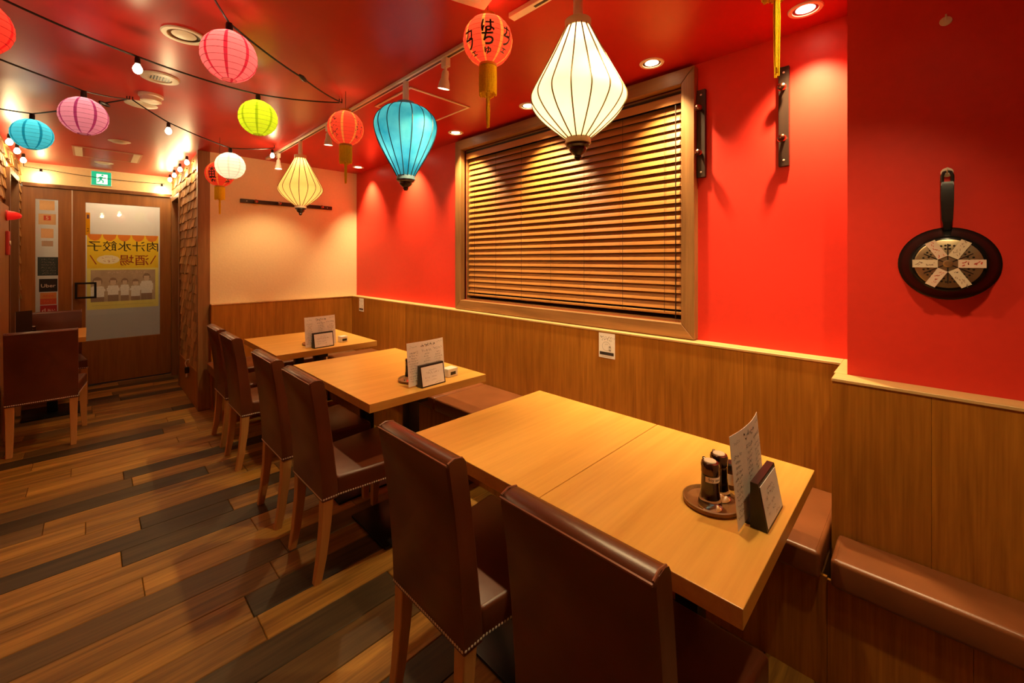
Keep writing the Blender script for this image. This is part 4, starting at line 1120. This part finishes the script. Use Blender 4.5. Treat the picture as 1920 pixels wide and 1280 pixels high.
def red_lantern(label, c, R, facing, columns, power=1.5, tassel=1.0, scrib=None, cordtop=None, tlen=1.0):
    t = thing('red_lantern', label, 'lantern', c, facing, group='red lanterns with yellow tassels')
    m1 = MATS.get('red_paper') or paper('red_paper', (0.86, 0.115, 0.075), 0.72, mottle=0.06)
    m2 = MATS.get('gold_seam') or paper('gold_seam', (0.85, 0.42, 0.12), 0.72)
    pf = ball_profile(R, 0.28, 0.34, 12)
    bm = B(); lathe(bm, pf, 48)
    for f in bm.faces:
        a = math.atan2(f.calc_center_median().y, f.calc_center_median().x)
        if ((a+0.26)/(2*PI)*8) % 1.0 < 0.085: f.material_index = 1
    sh = obj('paper_shade', bm, [m1, m2], t, 'all')
    bm = B()
    for i in range(0, len(pf), 2):
        r_, z = pf[i]
        tube(bm, [((r_+0.0002)*math.cos(2*PI*k/32), (r_+0.0002)*math.sin(2*PI*k/32), z) for k in range(33)], 0.0006, 3, cap=False)
    o_ = obj('wire_hoops', bm, MATS.get('red_hoop') or plain('red_hoop', (0.40, 0.02, 0.012), 0.6), sh); o_['kind'] = 'stuff'
    bm = B()
    for lon, chars, lat0, dl, sz in columns:
        for k, ch in enumerate(chars):
            join(bm, sphere_text(ch, R, lon, lat0-dl*k, sz*(0.62 if ch in 'ゅェ' else 1)))
    if scrib:
        rng = random.Random(scrib)
        for lon in (-0.75, 0.75, 2.4):
            for k in range(4):
                tb = B(); scribble(tb, rng, 0, 0, 0.03, 0.022, 0.0035)
                for v in tb.verts:
                    la = 0.30-0.30*k+v.co.y/R; lo = lon+v.co.x/R
                    v.co = Vector((R*1.004*math.cos(la)*math.cos(lo), R*1.004*math.cos(la)*math.sin(lo), R*1.004*math.sin(la)))
                join(bm, tb)
    if len(bm.verts): o_ = obj('lettering', bm, M_INK, sh); o_['kind'] = 'stuff'
    else: bm.free()
    zt, zb_ = pf[0][1], pf[-1][1]; r1 = pf[-1][0]
    m_g = MATS.get('gilt_band') or plain('gilt_band', (0.55, 0.30, 0.04), 0.3, 0.6)
    obj('top_band', lathe(B(), [(pf[0][0]-0.002, zt-0.002), (pf[0][0]+0.002, zt-0.001), (pf[0][0]+0.002, zt+0.012), (pf[0][0]-0.002, zt+0.012)], 32), m_g, t, True)
    bb = obj('bottom_band', lathe(B(), [(r1+0.001, zb_+0.002), (r1+0.003, zb_-0.010), (r1-0.002, zb_-0.011)], 32), m_g, t, True)
    bm = B(); rng = random.Random(2); nf = 44; ln = 0.118*tassel
    for k in range(nf):
        a = 2*PI*k/nf; rr = r1-0.001
        dz = rng.uniform(-0.006, 0.004)
        tube(bm, [(rr*math.cos(a), rr*math.sin(a), zb_-0.006), (rr*1.02*math.cos(a+.03), rr*1.02*math.sin(a+.03), zb_-0.06*tassel), (rr*1.0*math.cos(a+.02), rr*1.0*math.sin(a+.02), zb_-ln+dz)], 0.0026, 4)
    f_ = obj('fringe', bm, M_YEL, bb, True); f_['kind'] = 'stuff'
    bm = B(); tube(bm, [(0, 0, zb_-0.01), (0, 0, zb_-ln-0.002)], 0.003, 6); lathe(bm, [(0, 0.012), (0.008, 0.006), (0.009, 0), (0.006, -0.008), (0, -0.01)], 12, c=(0, 0, zb_-ln))
    obj('tassel_knot', bm, M_YEL, t, True)
    bm = B()
    for k in range(14):
        a = 2.4*k; rr = 0.0065*math.sqrt((k+.5)/14); l2 = (0.115+rng.uniform(-0.012, 0.02))*tassel*tlen
        tube(bm, [(rr*math.cos(a), rr*math.sin(a), zb_-ln-0.006), (rr*1.25*math.cos(a), rr*1.25*math.sin(a), zb_-ln-0.06*tassel), (rr*0.9*math.cos(a)+.001, rr*0.9*math.sin(a), zb_-ln-l2)], 0.0016, 4)
    f_ = obj('tassel', bm, M_YEL, t, True); f_['kind'] = 'stuff'
    lamp('POINT', (0, 0, zt-0.03), power, WARM2, 0.02, parent=t)
    # hanging string
    top = cordtop if cordtop else (c[0], c[1], CEIL-0.001)
    d = Matrix.Rotation(-facing, 3, 'Z') @ (Vector(top)-Vector(c))
    lz = min(zt+0.05, d.z-0.004)
    bm = B(); tube(bm, [(pf[0][0], 0, zt+0.006), (0, 0, lz), (-pf[0][0], 0, zt+0.006)], 0.0012, 4); tube(bm, [(0, 0, lz), tuple(d)], 0.0015, 4)
    obj('hanging_string', bm, M_CORD, t)
    return t
def face_to_cam(c): return math.atan2(-c[1], -c[0])
c = (1.105, 1.225, 2.284)
red_lantern('large red lantern lettered in black with yellow tassel beside the white silk lantern', c, 0.098, face_to_cam(c), [(0.0, 'はちゅ', 0.14, 0.46, 0.058), (0.85, 'カフェ', 0.06, 0.36, 0.048), (-0.85, 'カフェ', -0.10, 0.36, 0.048)], 0.7)
c = (1.095, 2.51, 2.222)
red_lantern('red lantern with yellow tassel at the meeting point of the black cords', c, 0.105, face_to_cam(c), [], 0.6, 0.95, scrib=5)
c = (0.763, 4.209, 2.140)
red_lantern('red lantern with yellow tassel half hidden behind the white paper lantern', c, 0.105, face_to_cam(c), [(-0.55, '木田茶', 0.20, 0.40, 0.055), (0.75, '木田茶', 0.20, 0.40, 0.055)], 0.35, 0.95)
c = (1.242, 0.268, 2.312)
red_lantern('red lantern hung over the table end by the pillar, its yellow tassel showing', c, 0.098, face_to_cam(c), [(0.0, 'はちゅ', 0.14, 0.46, 0.058)], 0.6, tlen=1.6, cordtop=(1.242, 0.272, CEIL-0.0245))

# ---- string lights: black cords with bulbs
def string_bulb(label, c, power=P_BULB, grp='bare bulbs on the cords', s=0.85, rot=0):
    t = thing('string_bulb', label, 'bulb', c, group=grp, rot=(rot, 0, 0))
    obj('bulb_socket', lathe(B(), [(0, 0), (0.010*s, 0), (0.012*s, -0.012*s), (0.0125*s, -0.036*s), (0, -0.036*s)], 12), M_BLACKP, t, True)
    obj('bulb', lathe(B(), [(0, -0.0362*s), (0.010*s, -0.038*s), (0.019*s, -0.055*s), (0.021*s, -0.066*s), (0.017*s, -0.079*s), (0.008*s, -0.087*s), (0, -0.088*s)], 16), M_BULB, t, True)
    lamp('POINT', (0, 0, -0.115*s), power, WARM2, 0.022, parent=t)
    return t
string_bulb('bare glowing bulb on the cord between the scarlet and lime lanterns', (0.148, 2.509, 2.330))
string_bulb('bare glowing bulb on the cord between the hook and the white lantern', (0.351, 3.446, 2.300))
string_bulb('bare glowing bulb near the far end of the white track', (1.135, 4.115, 2.400))

def sag(a, b, s, n=10):
    a, b = Vector(a), Vector(b)
    return [a.lerp(b, i/n)+Vector((0, 0, -4*s*(i/n)*(1-i/n))) for i in range(n+1)]
def cord(label, pts, s=0.02, r=0.0042, extra=None):
    t = thing('string_light_cord', label, 'cord', pts[0])
    o = Vector(pts[0]); P_ = []
    for i, (a, b) in enumerate(zip(pts, pts[1:])):
        sg = sag(a, b, s*(Vector(b)-Vector(a)).length)
        P_ += sg if i == 0 else sg[1:]
    bm = B(); tube(bm, [p-o for p in P_], r, 6); obj('cable', bm, M_CORD, t, True)
    for e in (extra or []):
        bm = B(); e = Vector(e)
        d = Vector((0.7, 0.6, -0.1)).normalized()*0.03
        tube(bm, [e-o-d, e-o-d*0.4, e-o+d*0.4, e-o+d], [0.007, 0.012, 0.012, 0.007], 8); obj('plug_connector', bm, M_BLACKP, t, True)
    for p in (pts[0], pts[-1]):
        if p[2] > CEIL-0.06:
            bm = B(); q = Vector(p)-o; tube(bm, [q, (q.x, q.y, CEIL-0.0005-o.z)], 0.003, 6); obj('ceiling_hook', bm, M_BLACKP, t, True)
    return t
HA = (1.118, 2.655, 2.425); HC = (0.172, 3.551, 2.43); HE = (1.16, 4.147, 2.425)
cord('black light cord carrying the scarlet and lime lanterns', [(-1.2, 2.25, 2.43), tuple(lan['scarlet']), (0.148, 2.509, 2.332), tuple(lan['lime']), HA])
cord('black light cord carrying the pink lantern', [(0.10, 1.45, 2.43), tuple(lan['pink']), (0.785, 2.321, 2.375), (HA[0]+0.012, HA[1]-0.01, HA[2])], extra=[(0.785, 2.321, 2.375)])
cord('black light cord carrying the mauve lantern', [(-1.1, 2.35, 2.42), tuple(lan['mauve']), HC], 0.015)
cord('black light cord running on to the white lantern', [(HC[0]+0.014, HC[1], HC[2]), (0.351, 3.446, 2.302), tuple(lan['white']), HE], 0.015)
cord('black light cord carrying the turquoise lantern', [(-0.9, 4.30, 2.42), tuple(lan['turq']), (0.03, 3.62, 2.38), (HC[0]-0.012, HC[1]+0.012, HC[2])], 0.01, extra=[(0.06, 3.61, 2.386)])
cord('thin black light cord along the top of the door wall', [(-0.49, 6.655, 2.392), (-0.33, 6.655, 2.383), (0.10, 6.655, 2.350), (0.64, 6.655, 2.356)], 0.01, 0.003)

# bulbs along the shingled walls
for (y, z) in ((5.06, 2.40), (5.55, 2.42), (6.02, 2.42)):
    string_bulb('glowing bulb along the top of the aisle shingle wall', (-0.445, y, z), P_BULB*1.3, 'bulbs over the aisle shingles', 1.0)
for (y, z) in ((5.15, 2.44), (5.60, 2.44), (6.03, 2.44), (6.40, 2.44)):
    string_bulb('glowing bulb along the top of the entrance shingle wall', (0.665, y, z), P_BULB*1.3, 'bulbs over the entrance shingles', 1.0)
string_bulb('glowing bulb on the door wall by the aisle shingles', (-0.37, 6.655, 2.385), P_BULB, s=0.9)
string_bulb('glowing bulb on the door wall by the entrance shingles', (0.615, 6.655, 2.352), P_BULB, s=0.9)

# ---- exit sign
t = thing('exit_sign', 'lit green emergency exit sign with running figure above the door', 'sign', (0.086, 6.675, 2.345))
obj('housing', bx(-0.085, 0.085, -0.012, 0.024, -0.082, 0.082, 0.003, 1), M_WHITE, t)
face = obj('sign_face', bx(-0.080, 0.080, -0.0150, -0.0125, -0.077, 0.077), glow('sign_white', (0.80, 1.0, 0.88), 0.95), t)
bm = B()
G = glow('sign_green', (0.0, 0.38, 0.20), 0.9)
def flat(bm, pts): bm.faces.new([bm.verts.new((x, y, 0)) for x, y in pts])
flat(bm, [(-0.080, -0.077), (-0.040, -0.077), (-0.040, 0.077), (-0.080, 0.077)])
flat(bm, [(-0.040, 0.050), (0.080, 0.050), (0.080, 0.077), (-0.040, 0.077)])
flat(bm, [(0.050, -0.077), (0.080, -0.077), (0.080, 0.050), (0.050, 0.050)])
flat(bm, [(-0.040, -0.077), (0.050, -0.077), (0.050, -0.062), (-0.040, -0.062)])
for pts, wd in (([(0.0, 0.022), (-0.008, -0.012)], 0.022), ([(-0.002, 0.018), (0.022, 0.006), (0.034, 0.016)], 0.009), ([(-0.004, 0.020), (-0.024, 0.010), (-0.030, -0.008)], 0.009),
                ([(-0.006, -0.012), (0.016, -0.024), (0.012, -0.048)], 0.011), ([(-0.010, -0.012), (-0.016, -0.034), (-0.036, -0.042)], 0.011)): stroke(bm, pts, wd)
flat(bm, [(0.008+0.010*math.cos(2*PI*i/14), 0.038+0.010*math.sin(2*PI*i/14)) for i in range(14)])
obj('exit_pictogram', xform(bm, T(0, -0.0155, 0) @ RX(PI/2)), G, face)

# ---- red alarm lamp
t = thing('alarm_lamp', 'red cone shaped alarm lamp on the tall oak board', 'alarm', (-0.4945, 5.42, 1.79))
obj('lamp_base', xform(lathe(B(), [(0, 0), (0.045, 0), (0.045, 0.008), (0, 0.009)], 24), RY(PI/2)), M_REDINK, t, True)
obj('lens', xform(lathe(B(), [(0.040, 0.0095), (0.034, 0.045), (0.022, 0.075), (0.008, 0.086), (0, 0.087)], 24), RY(PI/2)), glow('red_lens', (0.9, 0.015, 0.01), 0.35), t, True)
t = thing('alarm_box', 'red fire alarm button plate below the alarm lamp', 'alarm', (-0.4945, 5.44, 1.56))
obj('plate', bx(0, 0.018, -0.05, 0.05, -0.10, 0.10, 0.004, 1), M_REDINK, t); obj('button', xform(lathe(B(), [(0, 0.0182), (0.02, 0.0182), (0.02, 0.024), (0, 0.025)], 20), RY(PI/2)), M_WHITE, t, True)

# ---- poster outside the door glass (seen from behind, so mirrored; light from outside shines through the paper)
def poster_layer(nm, bm, m, parent, y):
    return obj(nm, xform(bm, T(0, y, 0) @ RX(PI/2)), m, parent)
PX0, PX1, PZ0, PZ1 = -0.030, 0.590, 0.850, 1.715
po = thing('poster', 'yellow dumpling bar poster with group photo, seen reversed through the door glass', 'poster', ((PX0+PX1)/2, YD+0.040, PZ0))
hw, ph = (PX1-PX0)/2, PZ1-PZ0
PMATS = [paper('poster_cream', (0.85, 0.68, 0.16), 0.7, mottle=0.02), paper('poster_yellow', (0.88, 0.55, 0.03), 0.7, mottle=0.02), paper('poster_orange', (0.75, 0.20, 0.03), 0.7, mottle=0.02),
         paper('photo_backdrop', (0.52, 0.34, 0.20), 0.7, mottle=0.12, scale=14), paper('photo_shirts', (0.86, 0.74, 0.60), 0.7, mottle=0.10, scale=60), paper('photo_skin', (0.70, 0.48, 0.30), 0.7, mottle=0.04),
         paper('photo_hair', (0.30, 0.17, 0.10), 0.7, mottle=0.05), paper('photo_trousers', (0.34, 0.20, 0.12), 0.7, mottle=0.05), paper('poster_bubble', (0.90, 0.72, 0.42), 0.7, mottle=0.02)]
zb0, zb1 = ph*0.10, ph*0.525
PEOPLE = [(-0.225, 0.225, 0.060, 0.110), (-0.095, 0.225, 0.050, 0.088), (0.005, 0.225, 0.044, 0.070), (0.100, 0.210, 0.046, 0.084), (0.200, 0.270, 0.052, 0.100)]
def poster_index(x, z):
    if -hw+0.030 < x < hw-0.030 and zb0 < z < zb1:
        for (cx, cz, r_, sw) in (PEOPLE[4], PEOPLE[1], PEOPLE[3], PEOPLE[2], PEOPLE[0]):
            cz = zb0+cz; dx, dz_ = (x-cx)/r_, (z-cz)/r_
            if (dx/.66)**2+((dz_-.18)/.82)**2 < 1 and (dz_ > 0.38 or abs(dx) > 0.5): return 6
            if (dx/.56)**2+(dz_/.80)**2 < 1: return 5
            top = cz-r_*0.78-max(0, abs(x-cx)-sw*0.35)*0.5
            if z < top and abs(x-cx) < sw*0.50: return 4 if z > zb0+0.062+0.02*math.sin(cx*40) else 7
            if z < top-0.02 and abs(x-cx) < sw*0.60 and z > zb0+0.12: return 4
        return 3
    if z > ph*0.545:
        if ((x-(-0.135))/0.095)**2+((z-ph*0.662)/0.052)**2 < 1: return 8
        k = round((x+hw)/(hw*0.4)-0.5); cx = -hw+hw*0.2+k*hw*0.4
        if ((x-cx)/0.057)**2+((z-ph)/0.075)**2 < 1: return 2
        return 1
    return 0
bm = B(); NXP, NZP = 124, 172
vg = [[bm.verts.new((-hw+2*hw*i/NXP, ph*j/NZP, 0)) for i in range(NXP+1)] for j in range(NZP+1)]
for j in range(NZP):
    for i in range(NXP):
        f = bm.faces.new((vg[j][i], vg[j][i+1], vg[j+1][i+1], vg[j+1][i]))
        f.material_index = poster_index(-hw+2*hw*(i+.5)/NXP, ph*(j+.5)/NZP)
sh = poster_layer('printed_sheet', bm, PMATS, po, 0)
MIR = Matrix.Scale(-1, 4, Vector((1, 0, 0)))
def mtext(s, size, x, z, m, nm, bold=0.002):
    tb = text_bm(s, size, bold); xform(tb, MIR); xform(tb, T(x, z, 0)); o_ = poster_layer(nm, tb, m, sh, -0.0014); o_['kind'] = 'stuff'
M_PY = PMATS[1]
M_PB = plain('poster_black', (0.06, 0.035, 0.02), 0.6); M_PR = plain('poster_red', (0.55, 0.07, 0.03), 0.6)
mtext('肉汁水餃子', 0.126, 0.0, ph*0.845, M_PB, 'poster_title', 0.0008)
mtext('酒場', 0.135, 0.09, ph*0.655, M_PR, 'poster_subtitle', 0.0008)
for sg in (-1, 1):
    bm = B(); stroke(bm, [(sg*(hw-0.025), ph*0.72), (sg*(hw-0.075), ph*0.60)], 0.010); poster_layer('slash_mark', bm, M_PR, sh, -0.0014)
rngs = random.Random(8)
bm = B(); scribble(bm, rngs, -0.135, ph*0.658, 0.09, 0.035, 0.004); scribble(bm, rngs, -0.135, ph*0.695, 0.06, 0.010, 0.002)
o_ = poster_layer('bubble_writing', bm, M_PR, sh, -0.0016); o_['kind'] = 'stuff'
bm = B(); scribble(bm, rngs, 0.02, zb1-0.028, 0.32, 0.030, 0.004)
o_ = poster_layer('photo_banner', bm, plain('photo_pale', (0.72, 0.5, 0.34), 0.6), sh, -0.0012); o_['kind'] = 'stuff'
bm = B(); scribble(bm, rngs, 0, ph*0.05, hw*1.7, 0.009, 0.0014)
o_ = poster_layer('small_print', bm, M_INKF, sh, -0.0012); o_['kind'] = 'stuff'
# narrow second poster edge left of it
t = thing('poster', 'narrow yellow strip of a second poster at the door glass edge', 'poster', (-0.020, YD+0.075, 1.70))
obj('sheet', bx(-0.02, 0.016, -0.0005, 0.0005, 0, 0.26), M_PY, t); obj('dark_print', bx(-0.012, 0.010, -0.0012, -0.0006, 0.19, 0.235), M_INKF, t)
bm = B(); stroke(bm, [(-0.010, 0.045), (0.008, 0.055)], 0.008); stroke(bm, [(-0.010, 0.075), (0.008, 0.07)], 0.008)
obj('print', xform(bm, T(0, -0.0008, 0) @ RX(PI/2)), M_INK, t)

# ---- stickers and cards on the side glass
def sticker(label, x0, x1, z0, z1, col, writing=None, wcol=None, wsize=0.03, dz=0, band=None, rngseed=1, scr=0):
    t = thing('glass_sticker', label, 'sticker', ((x0+x1)/2, YD+0.0215, (z0+z1)/2))
    hx, hz = (x1-x0)/2, (z1-z0)/2
    cd_ = obj('card', bx(-hx, hx, -0.0016, 0, -hz, hz), plain('sticker_'+str(len(MATS)), col, 0.5), t)
    if band: obj('colour_band', bx(-hx, hx, -0.0022, -0.0017, -hz, 0), plain('sticker_'+str(len(MATS)), band, 0.5), cd_)
    wm = plain('sticker_'+str(len(MATS)), wcol or (0.7, 0.65, 0.55), 0.5)
    for k, s in enumerate(writing or []):
        tb = text_bm(s[0], s[1], 0.0004); obj('lettering', xform(tb, T(s[2], -0.0028, s[3]) @ RX(PI/2)), wm, cd_)
    if scr:
        rng = random.Random(rngseed); bm = B()
        for k in range(scr): scribble(bm, rng, 0, hz*0.75-1.5*hz*k/max(1, scr-1), hx*1.3, hz*0.9/scr, 0.0018)
        obj('small_print', xform(bm, T(0, -0.0026, 0) @ RX(PI/2)), wm, cd_)
    return t
sticker('blank cream card at the top of the side glass', -0.385, -0.275, 1.955, 2.06, (0.70, 0.50, 0.24), scr=2, wcol=(0.62, 0.44, 0.2))
s_ = sticker('cream card with a red square logo on the side glass', -0.392, -0.266, 1.80, 1.915, (0.62, 0.42, 0.20), [('5', 0.05, 0.0, 0.014)], (0.70, 0.5, 0.3))
obj('red_logo', bx(-0.026, 0.026, -0.0024, -0.0017, -0.012, 0.040), M_PR, s_)
sticker('cream square card in the middle of the side glass', -0.375, -0.283, 1.655, 1.757, (0.70, 0.47, 0.24), scr=2, wcol=(0.6, 0.4, 0.2))
sticker('small grey card below the cream square card', -0.370, -0.286, 1.565, 1.625, (0.45, 0.36, 0.26), scr=2, wcol=(0.35, 0.28, 0.2))
sticker('dark teal notice with pale printing on the side glass', -0.398, -0.250, 1.250, 1.450, (0.025, 0.045, 0.045), scr=6, wcol=(0.32, 0.30, 0.24))
sticker('black delivery sticker with white lettering on the side glass', -0.388, -0.254, 1.076, 1.215, (0.010, 0.009, 0.009), [('Uber', 0.052, 0, -0.004)], (0.55, 0.48, 0.40), scr=0)
sticker('orange and red delivery sticker on the side glass', -0.380, -0.262, 0.938, 1.066, (0.62, 0.25, 0.06), [('AREA', 0.034, 0, 0.030), ('PAY', 0.036, 0, -0.030)], (0.62, 0.12, 0.05), band=(0.52, 0.085, 0.03))
sticker('dark red payment sticker at the bottom of the side glass', -0.380, -0.258, 0.825, 0.930, (0.38, 0.02, 0.02), [('d', 0.06, -0.035, 0), ('払い', 0.03, 0.02, 0)], (0.75, 0.6, 0.5))
# little hanging bead strands of light reflections are not built: they are reflections only
